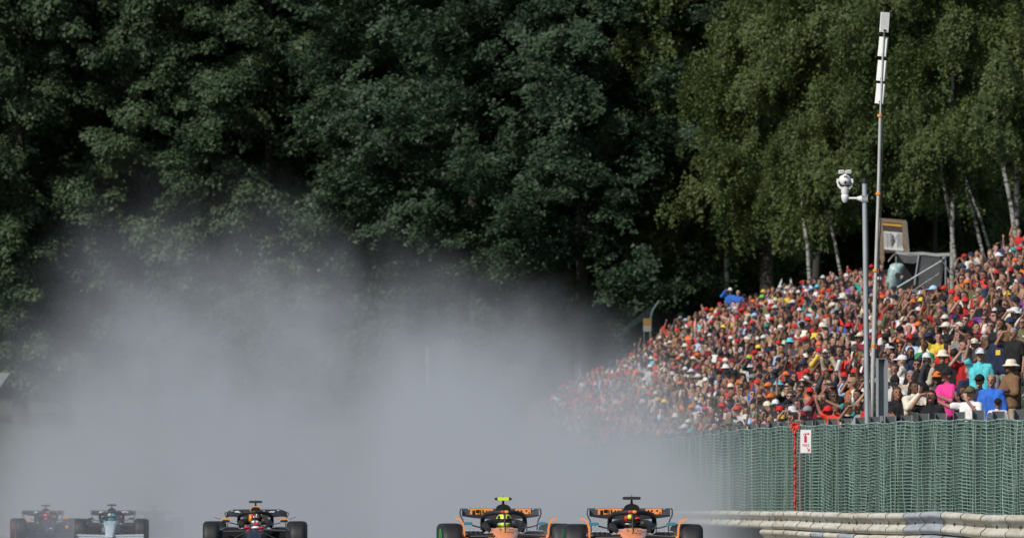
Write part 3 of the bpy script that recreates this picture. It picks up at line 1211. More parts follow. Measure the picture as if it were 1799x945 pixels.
def arm_sets():
    down = lambda s: (V3(s * 0.245, 0.02, 1.13), V3(s * 0.25, -0.06, 0.88), V3(0, -0.1, -1), V3(-s, 0, 0))
    film = lambda s: (V3(s * 0.27, -0.20, 1.24), V3(s * 0.10, -0.34, 1.50), V3(-s * 0.35, -0.1, 0.95), V3(-s * 0.3, 0.9, 0))
    high = lambda s: (V3(s * 0.27, -0.12, 1.58), V3(s * 0.20, -0.22, 1.83), V3(-s * 0.1, -0.1, 1), V3(-s * 0.4, -0.9, 0))
    wave = lambda s: (V3(s * 0.36, -0.06, 1.52), V3(s * 0.42, -0.12, 1.78), V3(s * 0.1, 0, 1), V3(-s * 0.2, -1, 0))
    clap = lambda s: (V3(s * 0.26, -0.10, 1.16), V3(s * 0.055, -0.33, 1.28), V3(-s * 0.15, -0.45, 0.85), V3(-s, 0, 0))
    brow = lambda s: (V3(s * 0.33, -0.14, 1.42), V3(s * 0.15, -0.17, 1.66), V3(-s * 0.9, 0.1, 0.25), V3(0, 0.1, -1))
    cross = lambda s: (V3(s * 0.26, -0.06, 1.14), V3(-s * 0.08, -0.22, 1.20), V3(-s * 0.9, 0.1, 0.15), V3(0, 1, 0))
    point = lambda s: (V3(s * 0.38, -0.16, 1.40), V3(s * 0.58, -0.30, 1.52), V3(s * 0.7, -0.4, 0.5), V3(0, 0.4, 1))
    return dict(down=down, film=film, high=high, wave=wave, clap=clap, brow=brow, cross=cross, point=point)


ARMS = arm_sets()
POSES = {
    'standing': ('down', 'down'), 'filming': ('film', 'film'), 'arm_up': ('high', 'down'), 'arms_up': ('wave', 'wave'),
    'clapping': ('clap', 'clap'), 'shading': ('brow', 'down'), 'folded': ('cross', 'cross'), 'reaching': ('point', 'film'), 'phone_high': ('high', 'high'),
}
SH = {-1: V3(-0.172, 0.0, 1.400), 1: V3(0.172, 0.0, 1.400)}


def hand(mb, w, d, pn, s, fr=0.0085):
    d = d.normalized()
    pn = (pn - d * pn.dot(d)).normalized()
    sd = d.cross(pn).normalized()
    pc = w + d * 0.05
    M = Matrix((sd, pn, d)).transposed()
    mb.ell(pc, (0.040, 0.017, 0.052), 12, 8, M=M)
    ln = (0.066, 0.076, 0.072, 0.056)
    th_side = 1 if sd.dot(V3(-s, 0, 0.3)) > 0 else -1
    for i in range(4):
        off = (i - 1.5) * 0.021 * (-th_side)
        b = w + d * 0.088 + sd * off
        k = b + d * ln[i] * 0.5 + sd * off * 0.25 + pn * 0.008
        e = k + d * ln[i] * 0.42 + pn * (0.020 + 0.005 * i)
        capsule(mb, b, k, fr, fr, 8)
        capsule(mb, k, e, fr, fr * 0.85, 8)
    tb_ = w + d * 0.030 + sd * th_side * 0.030
    tk = tb_ + d * 0.035 + sd * th_side * 0.028 + pn * 0.012
    te = tk + d * 0.034 + sd * th_side * 0.006 + pn * 0.012
    capsule(mb, tb_, tk, fr * 1.25, fr * 1.1, 8)
    capsule(mb, tk, te, fr * 1.1, fr * 0.9, 8)


def head_parts(mb, inf=0.0):
    mb.ell((0, 0.0, 1.640), (0.076 + inf, 0.096 + inf, 0.100 + inf), 20, 14)
    mb.ell((0, -0.030, 1.590), (0.058 + inf, 0.068 + inf, 0.072 + inf), 16, 10)
    if inf == 0:
        capsule(mb, (0, -0.092, 1.652), (0, -0.112, 1.612), 0.010, 0.015, 8)
        mb.ell((0, -0.082, 1.667), (0.05, 0.018, 0.012), 10, 6)
        mb.ell((0, -0.088, 1.542), (0.025, 0.018, 0.017), 10, 6)
        for s in (-1, 1):
            mb.ell((s * 0.079, 0.012, 1.628), (0.012, 0.022, 0.034), 8, 6)


def body_mb(pose, hands=True):
    mb = MB()
    al, ar = POSES[pose]
    for s in (-1, 1):
        capsule(mb, (s * 0.09, 0, 0.93), (s * 0.10, -0.015, 0.50), 0.088, 0.056)
        capsule(mb, (s * 0.10, -0.015, 0.50), (s * 0.11, 0.01, 0.085), 0.054, 0.036)
        capsule(mb, (s * 0.11, 0.02, 0.045), (s * 0.125, -0.15, 0.035), 0.042, 0.035)
        capsule(mb, (s * 0.085, 0, 0.98), (s * 0.085, 0, 1.10), 0.105, 0.095)
        capsule(mb, (s * 0.085, 0, 1.10), (s * 0.105, 0.0, 1.32), 0.098, 0.095)
        capsule(mb, (s * 0.07, 0.005, 1.41), SH[s], 0.065, 0.056)
        e, w, d, pn = ARMS[al if s == -1 else ar](s)
        capsule(mb, SH[s], e, 0.053, 0.041)
        capsule(mb, e, w, 0.041, 0.027)
        hand(mb, w, d, pn, s)
    capsule(mb, (0, 0, 1.0), (0, 0, 1.36), 0.10, 0.09)
    capsule(mb, (0, 0.012, 1.42), (0, -0.008, 1.56), 0.062, 0.052)
    head_parts(mb)
    return mb


def shirt_mb(pose, long_sleeve):
    mb = MB()
    al, ar = POSES[pose]
    g = 0.020 if long_sleeve else 0.014
    for s in (-1, 1):
        capsule(mb, (s * 0.088, 0, 0.95), (s * 0.088, 0, 1.10), 0.110 + g, 0.098 + g)
        capsule(mb, (s * 0.088, 0, 1.10), (s * 0.105, 0, 1.32), 0.100 + g, 0.096 + g)
        capsule(mb, (s * 0.07, 0.005, 1.41), SH[s], 0.066 + g * 0.6, 0.057 + g)
        e, w, d, pn = ARMS[al if s == -1 else ar](s)
        if long_sleeve:
            capsule(mb, SH[s], e, 0.055 + g, 0.043 + g)
            capsule(mb, e, e.lerp(w, 0.93), 0.043 + g, 0.032 + g * 0.7)
        else:
            capsule(mb, SH[s], SH[s].lerp(e, 0.66), 0.056 + g, 0.054 + g)
    capsule(mb, (0, 0, 0.98), (0, 0, 1.36), 0.105 + g, 0.095 + g)
    capsule(mb, (0, 0.012, 1.42), (0, 0.004, 1.465), 0.062 + g, 0.058 + g * 0.6)
    return mb


def trousers_mb():
    mb = MB()
    for s in (-1, 1):
        capsule(mb, (s * 0.09, 0, 0.93), (s * 0.10, -0.015, 0.50), 0.104, 0.074)
        capsule(mb, (s * 0.10, -0.015, 0.50), (s * 0.11, 0.01, 0.11), 0.072, 0.060)
        capsule(mb, (s * 0.08, 0, 0.98), (s * 0.08, 0, 1.0), 0.115, 0.112)
    return mb


def paint_face(me):
    me.materials.append(M_SKIN)
    me.materials.append(M_EYE)
    me.materials.append(M_LIP)
    for p in me.polygons:
        c = p.center
        if c.y < -0.062 and 1.50 < c.z < 1.70 and abs(c.x) < 0.06:
            if 1.640 < c.z < 1.658 and 0.016 < abs(c.x) < 0.046:
                p.material_index = 1
            elif 1.566 < c.z < 1.579 and abs(c.x) < 0.027 and c.y < -0.07:
                p.material_index = 2


def crumple(me, seed, amp=0.011):
    """folds and creases in cloth"""
    n = len(me.vertices)
    v = np.empty(n * 3, np.float32)
    nn = np.empty(n * 3, np.float32)
    me.vertices.foreach_get("co", v)
    me.vertices.foreach_get("normal", nn)
    v, nn = v.reshape(-1, 3), nn.reshape(-1, 3)
    r = np.random.default_rng(seed)
    d = np.zeros(n)
    for k in range(9):
        f = r.normal(0, 1, 3) * np.array([16, 16, 30])
        d += np.abs(np.sin(v @ f + r.uniform(0, 6))) - 0.6
    d = d / 9 * 2.6 * amp + 0.003
    v = v + nn * d[:, None]
    me.vertices.foreach_set("co", v.astype(np.float32).ravel())
    me.update()


BODY = {}
SHIRT = {}
JACKET = {}
for pz in POSES:
    me = remesh(body_mb(pz), 0.0100, 5200, "person")
    paint_face(me)
    BODY[pz] = me
    m_ = remesh(shirt_mb(pz, False), 0.014, 2600, "shirt")
    m_.materials.append(M_FABRIC)
    crumple(m_, 3)
    SHIRT[pz] = m_
    m_ = remesh(shirt_mb(pz, True), 0.014, 3000, "jacket")
    m_.materials.append(M_FABRIC)
    crumple(m_, 5)
    JACKET[pz] = m_
TROUS = remesh(trousers_mb(), 0.016, 1200, "trousers")
TROUS.materials.append(M_FABRIC)


def cap_mesh():
    mb = MB()
    vs, fs = [], []
    nu, nv = 18, 6
    for j in range(nv + 1):
        ph = math.pi / 2 * j / nv
        for i in range(nu):
            th = 2 * math.pi * i / nu
            vs.append((0.094 * math.sin(ph) * math.cos(th), 0.004 + 0.114 * math.sin(ph) * math.sin(th), 1.672 + 0.098 * math.cos(ph) - (0.014 if j == nv else 0)))
    for j in range(nv):
        for i in range(nu):
            i2 = (i + 1) % nu
            fs.append((j * nu + i, (j + 1) * nu + i, (j + 1) * nu + i2, j * nu + i2))
    mb.add(vs, fs)
    mb.ell((0, 0.004, 1.770), (0.012, 0.012, 0.007), 8, 4)
    rings = []
    for k in range(9):
        a = math.pi * (k / 8)
        x = -0.082 * math.cos(a)
        yb = -0.075 - 0.032 * math.sin(a)
        yf = -0.085 - 0.118 * math.sin(a) ** 0.6
        z = 1.672 + 0.012 * math.sin(a)
        rings.append([Vector((x, yb, z)), Vector((x, yf, z - 0.022)), Vector((x, yf, z - 0.016)), Vector((x, yb, z + 0.008))])
    mb.loft(rings)
    return mb.mesh("cap")


def hat_mesh():
    mb = MB()
    prof = [(0.005, 1.772), (0.06, 1.768), (0.086, 1.745), (0.096, 1.685), (0.108, 1.678), (0.155, 1.648), (0.152, 1.642), (0.100, 1.668)]
    rings = []
    for r, z in prof:
        rings.append([Vector((r * math.cos(2 * math.pi * k / 20), 0.004 + 1.1 * r * math.sin(2 * math.pi * k / 20), z)) for k in range(20)])
    mb.loft(rings, cap=False)
    return mb.mesh("sun_hat")


def hair_mesh(long_):
    mb = MB()
    mb.ell((0, 0.012, 1.655), (0.087, 0.103, 0.100), 20, 12)
    if long_:
        capsule(mb, (-0.055, 0.05, 1.62), (-0.075, 0.055, 1.44), 0.045, 0.035)
        capsule(mb, (0.055, 0.05, 1.62), (0.075, 0.055, 1.44), 0.045, 0.035)
        capsule(mb, (0, 0.07, 1.62), (0, 0.085, 1.40), 0.06, 0.05)
    me = mb.mesh("hair")
    bm = bmesh.new()
    bm.from_mesh(me)
    # open the face side
    kill = [v for v in bm.verts if (v.co.y < -0.028 and v.co.z < 1.690) or (v.co.z < 1.60 and not long_) or (v.co.y < 0.0 and v.co.z < 1.655 and abs(v.co.x) < 0.075)]
    bmesh.ops.delete(bm, geom=kill, context='VERTS')
    bm.to_mesh(me)
    bm.free()
    me.polygons.foreach_set("use_smooth", [True] * len(me.polygons))
    return me


def glasses_mesh():
    mb = MB()
    for s in (-1, 1):
        mb.ell((s * 0.032, -0.095, 1.648), (0.028, 0.010, 0.020), 12, 6)
        mb.tube([(s * 0.058, -0.088, 1.652), (s * 0.082, 0.0, 1.650)], 0.004, 5)
    mb.tube([(-0.012, -0.104, 1.652), (0.012, -0.104, 1.652)], 0.004, 5)
    return mb.mesh("sunglasses")


HEADWEAR = {'cap': cap_mesh(), 'hat': hat_mesh()}
HAIRS = {'short': hair_mesh(False), 'long': hair_mesh(True)}
for me in HEADWEAR.values():
    me.materials.append(M_FABRIC)
for me in HAIRS.values():
    me.materials.append(M_HAIR)
def print_mesh(kind):
    mb = MB()
    q = [(-0.05, 1.24, 0.10, 0.10)] if kind == 0 else [(-0.11, 1.33, 0.055, 0.03), (0.05, 1.33, 0.05, 0.035)] if kind == 1 else [(-0.10, 1.30, 0.20, 0.022), (-0.08, 1.262, 0.16, 0.022), (-0.09, 1.224, 0.11, 0.022)]
    for (x0, z0, w, h) in q:
        n = 5
        rows = []
        for i in range(n + 1):
            x = x0 + w * i / n
            y = -0.128 + 0.9 * x * x
            rows.append([Vector((x, y, z0)), Vector((x, y, z0 + h)), Vector((x, y + 0.012, z0 + h)), Vector((x, y + 0.012, z0))])
        mb.loft(rows)
    me = mb.mesh("chest_print", False)
    me.materials.append(M_FABRIC)
    return me


PRINTS = [print_mesh(k) for k in range(3)]
GLASSES = glasses_mesh()
GLASSES.materials.append(M_GLASS)
PHONE = MB().box((0, 0, 0), (0.078, 0.010, 0.158)).mesh("phone", False)
PHONE.materials.append(M_BLACKP)

CLOTH = {
    'red': (0.46, 0.022, 0.024), 'scarlet': (0.58, 0.040, 0.025), 'orange': (0.60, 0.145, 0.025), 'white': (0.60, 0.595, 0.59), 'black': (0.014, 0.014, 0.016),
    'navy': (0.020, 0.028, 0.065), 'grey': (0.22, 0.22, 0.23), 'charcoal': (0.05, 0.05, 0.055), 'beige': (0.46, 0.38, 0.28), 'cream': (0.62, 0.57, 0.47),
    'teal': (0.025, 0.26, 0.24), 'turquoise': (0.10, 0.52, 0.58), 'blue': (0.03, 0.13, 0.50), 'light blue': (0.36, 0.50, 0.72), 'pink': (0.80, 0.05, 0.28),
    'pale pink': (0.66, 0.36, 0.36), 'yellow': (0.75, 0.50, 0.06), 'lime green': (0.22, 0.62, 0.06), 'green': (0.04, 0.20, 0.07), 'olive': (0.11, 0.11, 0.05),
    'brown': (0.17, 0.095, 0.05), 'purple': (0.16, 0.05, 0.24), 'maroon': (0.18, 0.015, 0.025),
}
HAIRC = {'dark': (0.016, 0.011, 0.009), 'brown': (0.060, 0.034, 0.020), 'blond': (0.32, 0.21, 0.10), 'grey': (0.26, 0.25, 0.24), 'ginger': (0.22, 0.08, 0.03)}
SKINS = [(0.40, 0.220, 0.165), (0.36, 0.190, 0.140), (0.45, 0.265, 0.20), (0.31, 0.158, 0.115), (0.35, 0.18, 0.13), (0.13, 0.068, 0.045), (0.25, 0.125, 0.085)]
prng = random.Random(21)


def jitter(c, a=0.15):
    k = 1 + prng.uniform(-a, a)
    return tuple(min(0.95, x * k * (1 + prng.uniform(-0.05, 0.05))) for x in c)


def coloured(name, mesh, parent, col):
    o = link(name, mesh, None, parent)
    o.color = (*col, 1)
    return o


def person(x, y, z, yaw, pose, top, top_kind, legs, head_kind, head_col, label, group, skin=None, shades=False, scale=1.0, phone=None, print_=None):
    body = bpy.data.objects.new("person", BODY[pose])
    COL.objects.link(body)
    body.location = (x, y, z)
    body.rotation_euler = (0, 0, yaw)
    body.scale = (scale * prng.uniform(0.97, 1.05), scale * prng.uniform(0.97, 1.05), scale)
    body.color = (*jitter(skin or prng.choice(SKINS), 0.12), 1)
    tag(body, label, "person", group)
    coloured("jacket" if top_kind == 'jacket' else "shirt", (JACKET if top_kind == 'jacket' else SHIRT)[pose], body, jitter(CLOTH[top]))
    coloured("trousers", TROUS, body, jitter(CLOTH[legs]))
    if head_kind in HEADWEAR:
        coloured("cap" if head_kind == 'cap' else "sun_hat", HEADWEAR[head_kind], body, jitter(CLOTH[head_col]))
        if prng.random() < 0.6:
            coloured("hair", HAIRS['long' if prng.random() < 0.35 else 'short'], body, jitter(HAIRC[prng.choice(list(HAIRC))])).scale = (0.97, 0.97, 0.995)
    elif head_kind in HAIRS:
        coloured("hair", HAIRS[head_kind], body, jitter(HAIRC[head_col]))
    if print_ or (print_ is None and prng.random() < 0.4):
        pc = print_ or prng.choice(['white', 'white', 'yellow', 'black', 'orange', 'light blue', 'navy'])
        if pc != top:
            coloured("chest_print", PRINTS[prng.randrange(len(PRINTS))], body, CLOTH[pc])
    if shades:
        link("sunglasses", GLASSES, None, body)
    if phone:
        M = Matrix.Translation((x, y, z)) @ Matrix.Rotation(yaw, 4, 'Z') @ Matrix.Scale(scale, 4)
        loc = {'filming': (0, -0.405, 1.60), 'arm_up': (-0.19, -0.235, 1.945), 'phone_high': (0.0, -0.255, 1.93), 'reaching': (0.68, -0.37, 1.62)}.get(pose)
        if loc:
            ph = bpy.data.objects.new("phone", PHONE)
            COL.objects.link(ph)
            ph.location = M @ Vector(loc)
            ph.rotation_euler = (R(-8), R(90) if pose in ('phone_high', 'filming') else R(8), yaw)
            tag(ph, phone, "phone", "phones held up by the crowd")
    return body


CREST_T = [crest(float(d)) for d in range(0, 640)]


def bank_fast(u_, D):
    i_ = int(D)
    f_ = D - i_
    a_, b_ = CREST_T[i_], CREST_T[i_ + 1]
    uc, zc = a_[0] + (b_[0] - a_[0]) * f_, a_[1] + (b_[1] - a_[1]) * f_
    if u_ <= U0:
        return max(0.0, (u_ - 0.6) / (U0 - 0.6)) * Z0, uc
    if u_ >= uc:
        return zc + 0.02 * (u_ - uc), uc
    t = (u_ - U0) / (uc - U0)
    return Z0 + (zc - Z0) * (t + 0.10 * math.sin(math.pi * t)), uc


def surf_hit(px, py, hh=1.62, lo=186.0):
    """distance at which the line of sight meets head height above the bank"""
    sx, sz = (px - 899.5) / F, (HY - py) / F
    u0_ = sx + FSL
    D = max(lo, (2.2 + FENCE0) / max(1e-6, u0_))
    while D < 575:
        u_ = u0_ * D - FENCE0
        z_, uc = bank_fast(u_, D)
        if u_ <= uc + 1.5 and z_ + hh >= HC + sz * D:
            return D
        D += 0.7
    return None


people_pts = []     # (px, py) of heads already placed


def place_named(px, pyt, D, pose, top, tk, legs, hk, hc, label, yaw=0.0, **kw):
    """pyt: photo row of the top of the head"""
    scale = kw.pop('scale', 1.0)
    kw.setdefault('print_', False)
    if D >= 216:
        D = surf_hit(px, pyt + 0.11 * F / D) or D
        scale = max(1.0, scale) if D < 300 else 1.03
    x = (px - 899.5) / F * D
    ztop = HC + (HY - pyt) / F * D
    z = ztop - 1.755 * scale
    person(x, D, z, yaw, pose, top, tk, legs, hk, hc, label, "spectators on the bank", scale=scale, **kw)
    people_pts.append((px, pyt + 0.11 * F / D, D))


NAMED = [
    (1776, 632, 208, 'folded', 'brown', 'jacket', 'beige', 'hat', 'cream', "person in long brown jacket and cream hat at the right edge of the front row", R(-60), dict()),
    (1753, 700, 205.5, 'standing', 'white', 'shirt', 'navy', 'cap', 'black', "child in black cap peeping over the fence below the bright blue hoodie", R(-5), dict(scale=0.74)),
    (1742, 657, 207, 'standing', 'blue', 'jacket', 'navy', 'short', 'blond', "blond bareheaded person in bright blue hoodie, front row", R(-15), dict()),
    (1721, 658, 210, 'standing', 'navy', 'shirt', 'black', 'cap', 'black', "person in sunglasses and navy team shirt left of the bright blue hoodie", R(-20), dict(shades=True)),
    (1705, 679, 205, 'reaching', 'white', 'shirt', 'black', 'cap', 'olive', "person in white T-shirt and camouflage olive cap leaning on the fence", R(-30), dict()),
    (1694, 676, 208, 'reaching', 'black', 'shirt', 'black', 'short', 'dark', "bareheaded person in black T-shirt with arm stretched out beside the white T-shirt", R(-40), dict(print_='white')),
    (1722, 612, 220, 'arm_up', 'turquoise', 'shirt', 'navy', 'cap', 'white', "person in turquoise polo shirt and white cap, second row", R(-5), dict()),
    (1703, 641, 214, 'standing', 'navy', 'shirt', 'navy', 'none', 'dark', "bald person in dark blue shirt in front of the turquoise polo", R(35), dict()),
    (1663, 648, 208, 'clapping', 'pink', 'shirt', 'black', 'cap', 'black', "person in bright pink T-shirt and black cap clapping at the fence", R(-55), dict()),
    (1646, 653, 211, 'arm_up', 'charcoal', 'jacket', 'black', 'cap', 'orange', "person in orange cap with one arm up left of the pink T-shirt", R(-10), dict(shades=True, phone="pale phone held up by the person in orange cap beside the pink T-shirt")),
    (1636, 684, 205, 'shading', 'black', 'shirt', 'black', 'long', 'dark', "long-haired person in black T-shirt at the fence left of the pink T-shirt", R(-15), dict()),
    (1606, 668, 206, 'filming', 'cream', 'jacket', 'black', 'long', 'dark', "dark-haired person in cream jacket holding a camera at the fence", R(30), dict(phone="black camera held to the face of the person in cream jacket")),
    (1600, 650, 213, 'arms_up', 'beige', 'jacket', 'charcoal', 'short', 'grey', "grey-haired person in beige jumper behind the cream jacket", R(0), dict()),
    (1576, 678, 206, 'folded', 'black', 'jacket', 'black', 'long', 'brown', "person in black hooded jacket right of the galvanised post", R(10), dict()),
    (1572, 660, 210, 'filming', 'white', 'shirt', 'navy', 'cap', 'black', "person in white T-shirt and black cap filming behind the black jacket", R(-10), dict(phone="black phone of the person in white T-shirt behind the black jacket")),
    (1656, 616, 222, 'folded', 'black', 'jacket', 'black', 'hat', 'cream', "person in cream hat and black jacket above the orange cap", R(-5), dict()),
    (1677, 612, 221, 'standing', 'black', 'jacket', 'black', 'short', 'dark', "person in black jacket turned away, right of the cream hat", R(150), dict()),
    (1628, 620, 220, 'filming', 'black', 'shirt', 'black', 'cap', 'white', "person in white cap filming above the beige jumper", R(0), dict(phone="dark phone of the person in white cap above the beige jumper")),
    (1506, 683, 216, 'reaching', 'teal', 'shirt', 'teal', 'short', 'dark', "dark-haired person in teal shirt stretching out an arm left of the camera pole", R(-50), dict(phone="black phone held out left of the camera pole by the teal shirt")),
    (1470, 704, 222, 'arms_up', 'scarlet', 'shirt', 'black', 'long', 'dark', "dark long-haired person in scarlet racing shirt leaning on the fence", R(-40), dict()),
    (1490, 706, 224, 'standing', 'beige', 'jacket', 'beige', 'short', 'brown', "person in beige jacket between the scarlet shirt and the teal shirt", R(60), dict()),
    (1483, 654, 235, 'filming', 'light blue', 'shirt', 'navy', 'cap', 'red', "person in light blue shirt and red cap left of the camera pole", R(0), dict(phone="black phone in front of the light blue shirt")),
    (1440, 712, 236, 'standing', 'black', 'jacket', 'brown', 'short', 'dark', "person turned away in black jacket above the fire point sign", R(170), dict()),
    (1316, 624, 322, 'shading', 'white', 'shirt', 'navy', 'cap', 'lime green', "person in lime green cap and white T-shirt in mid crowd", R(0), dict(scale=1.02)),
    (1283, 506, 472, 'shading', 'blue', 'jacket', 'navy', 'cap', 'white', "person in blue jacket and white cap on top of the bank", R(-10), dict(scale=1.1)),
    (1297, 509, 471, 'standing', 'blue', 'jacket', 'blue', 'none', 'dark', "bald person in long blue jacket on top of the bank", R(-20), dict(scale=1.1)),
    (1649, 583, 238, 'arms_up', 'yellow', 'shirt', 'black', 'short', 'dark', "person in golden yellow shirt with both arms up", R(0), dict()),
    (1388, 594, 335, 'standing', 'charcoal', 'shirt', 'navy', 'hat', 'turquoise', "person in turquoise sun hat in mid crowd left of the poles", R(0), dict(scale=1.05)),
    (1420, 556, 370, 'standing', 'navy', 'shirt', 'navy', 'hat', 'scarlet', "person in wide scarlet sun hat in the upper crowd", R(0), dict(scale=1.05)),
    (1368, 668, 296, 'folded', 'olive', 'shirt', 'navy', 'hat', 'turquoise', "person in turquoise sun hat low in the crowd left of the poles", R(0), dict(scale=1.0)),
    (1436, 500, 442, 'standing', 'white', 'jacket', 'black', 'cap', 'turquoise', "person in turquoise cap and white jacket near the top of the bank", R(-20), dict(scale=1.1)),
    (1142, 640, 395, 'arms_up', 'white', 'jacket', 'cream', 'cap', 'white', "person all in white standing tall at the fringe of the spray", R(0), dict(scale=1.1)),
    (1227, 592, 420, 'standing', 'light blue', 'jacket', 'navy', 'short', 'grey', "person in pale blue jacket seen from behind, left part of the crowd", R(150), dict(scale=1.1)),
    (1790, 402, 384, 'arm_up', 'scarlet', 'shirt', 'black', 'short', 'blond', "person in scarlet shirt against the trees at the top right corner of the crowd", R(0), dict(scale=1.1)),
]
for (px, pyt, D, pose, top, tk, legs, hk, hc, lab, yaw, kw) in NAMED:
    place_named(px, pyt, D, pose, top, tk, legs, hk, hc, lab, yaw, **kw)

# the rest of the crowd: standing room on the bank, everyone taking the free spot from which the track can be seen
HEADS_W = [('cap', 'red', 10), ('cap', 'scarlet', 7), ('cap', 'orange', 6), ('cap', 'white', 7), ('cap', 'black', 12), ('cap', 'navy', 6), ('cap', 'grey', 3), ('cap', 'cream', 3),
           ('cap', 'teal', 1.5), ('cap', 'yellow', 1), ('cap', 'lime green', 0.8), ('cap', 'light blue', 1), ('cap', 'maroon', 2), ('hat', 'cream', 0.8), ('hat', 'white', 0.6), ('hat', 'olive', 1.5), ('hat', 'turquoise', 0.4),
           ('short', 'dark', 18), ('short', 'brown', 22), ('short', 'blond', 7), ('short', 'grey', 7), ('short', 'ginger', 3), ('long', 'dark', 7), ('long', 'brown', 10), ('long', 'blond', 6), ('none', 'dark', 9)]
TOPS_W = [('black', 38), ('charcoal', 15), ('navy', 14), ('white', 9), ('red', 9), ('scarlet', 5), ('orange', 3), ('grey', 7), ('beige', 4), ('cream', 3), ('olive', 6), ('brown', 8), ('maroon', 6),
          ('teal', 0.9), ('light blue', 2), ('blue', 1.2), ('pale pink', 2), ('yellow', 0.4), ('green', 0.8), ('purple', 0.8), ('turquoise', 0.3), ('lime green', 0.2)]
POSE_W = [('standing', 38), ('filming', 22), ('arm_up', 5), ('arms_up', 3), ('clapping', 12), ('shading', 10), ('folded', 10), ('phone_high', 4), ('reaching', 3)]
POSE_T = {'standing': "arms down", 'filming': "filming", 'arm_up': "one arm up", 'arms_up': "arms raised", 'clapping': "clapping",
          'shading': "hand at brow", 'folded': "arms folded", 'phone_high': "hands overhead", 'reaching': "arm outstretched"}


def wpick(lst):
    tot = sum(w[-1] for w in lst)
    r = prng.uniform(0, tot)
    for w in lst:
        r -= w[-1]
        if r <= 0:
            return w[:-1]
    return lst[-1][:-1]


def where(px, py):
    if px > 1690:
        return "at the far right"
    if px > 1560:
        return "right of the poles"
    if px > 1480:
        return "behind the two poles"
    if px > 1430:
        return "left of the poles"
    if px > 1350:
        return "above the fire sign"
    return "in the left crowd"


def crest_row(px):
    return float(np.interp(px, [930, 960, 1040, 1090, 1130, 1160, 1200, 1290, 1350, 1400, 1480, 1600, 1680, 1740, 1799, 1840],
                           [720, 680, 648, 625, 600, 575, 545, 512, 500, 482, 464, 448, 446, 428, 405, 395]))


def foot_row(px):
    return float(np.interp(px, [930, 1250, 1300, 1500, 1660, 1840], [790, 765, 752, 742, 738, 730]))


KEEP_CLEAR = [(1560, 440, 1690, 508)]   # the camera stand takes this room
crowd = []
tries = 0
cell = {}


def ok_spot(px, py, s):
    rx, ry = 0.195 * s, 0.168 * s
    ci, cj = int(px // 30), int(py // 30)
    for a in (-1, 0, 1):
        for b in (-1, 0, 1):
            for (qx, qy, qs) in cell.get((ci + a, cj + b), ()):
                k = (s + qs) / (2 * s)
                if ((px - qx) / (rx * k)) ** 2 + ((py - qy) / (ry * k)) ** 2 < 1:
                    return False
    return True


for (qx, qy, qD) in people_pts:
    cell.setdefault((int(qx // 30), int(qy // 30)), []).append((qx, qy, F / qD * 1.3))
while tries < 26000:
    tries += 1
    px = prng.uniform(930, 1835)
    cr, ft = crest_row(px) + 7, foot_row(px)
    py = prng.uniform(cr, ft)
    if any(a < px < c and b < py < d for (a, b, c, d) in KEEP_CLEAR):
        continue
    if px > 1545 and py > 652:
        continue
    D = surf_hit(px, py)
    if D is None:
        continue
    if px > 1545 and D < 219:
        continue
    if any(abs(px - qx) < 0.17 * F / qD and 0 < py - qy < 0.50 * F / qD and D < qD + 1 for (qx, qy, qD) in people_pts):
        continue
    s = F / D
    if not ok_spot(px, py, s):
        continue
    cell.setdefault((int(px // 30), int(py // 30)), []).append((px, py, s))
    crowd.append((px, py, D))
print("crowd", len(crowd))
crowd.sort(key=lambda c: c[2])
N_IND = 300 - len(NAMED)
# nearest spectators in the frame are objects of their own, the rest one crowd
in_frame = [c for c in crowd if c[0] < 1806]
ind = set(in_frame[:N_IND])
used = set()
stuff = []
HEADN = {'cap': 'cap', 'hat': 'sun hat', 'short': 'short hair', 'long': 'long hair'}
n_ph = 0
for c in crowd:
    px, py, D = c
    x = (px - 899.5) / F * D
    hgt = prng.uniform(0.94, 1.06)
    z = bank_z(x - fx(D), D) + (1.62 - 1.64 * hgt)
    if c in ind:
        for _ in range(200):
            hk, hc = wpick(HEADS_W)
            top, = wpick(TOPS_W)
            pose, = wpick(POSE_W)
            key = (hk, hc, top, pose)
            if key not in used:
                used.add(key)
                break
        tk = 'jacket' if prng.random() < 0.25 else 'shirt'
        hd_ = "bald person" if hk == 'none' else "person in %s %s" % (hc, HEADN[hk]) if hk in HEADWEAR else "person with %s %s" % (hc, HEADN[hk])
        join = "and" if hk in HEADWEAR else "in"
        desc = "%s %s %s %s" % (hd_, join, top, "jacket" if tk == 'jacket' else "T-shirt")
        lab = "%s %s %s" % (desc, POSE_T[pose], where(px, py))
        ph = None
        if pose in ('filming', 'phone_high', 'arm_up') and n_ph < 45:
            ph = "phone held by " + desc + " " + where(px, py)
            if ph in used:
                ph = None
            else:
                n_ph += 1
                used.add(ph)
        person(x, D, z, R(prng.gauss(-14, 28)), pose, top, tk, prng.choice(['navy', 'black', 'charcoal', 'beige', 'grey']), hk, hc, lab, "spectators on the bank",
               shades=prng.random() < 0.35, scale=hgt, phone=ph)
    else:
        stuff.append((x, D, z, hgt))

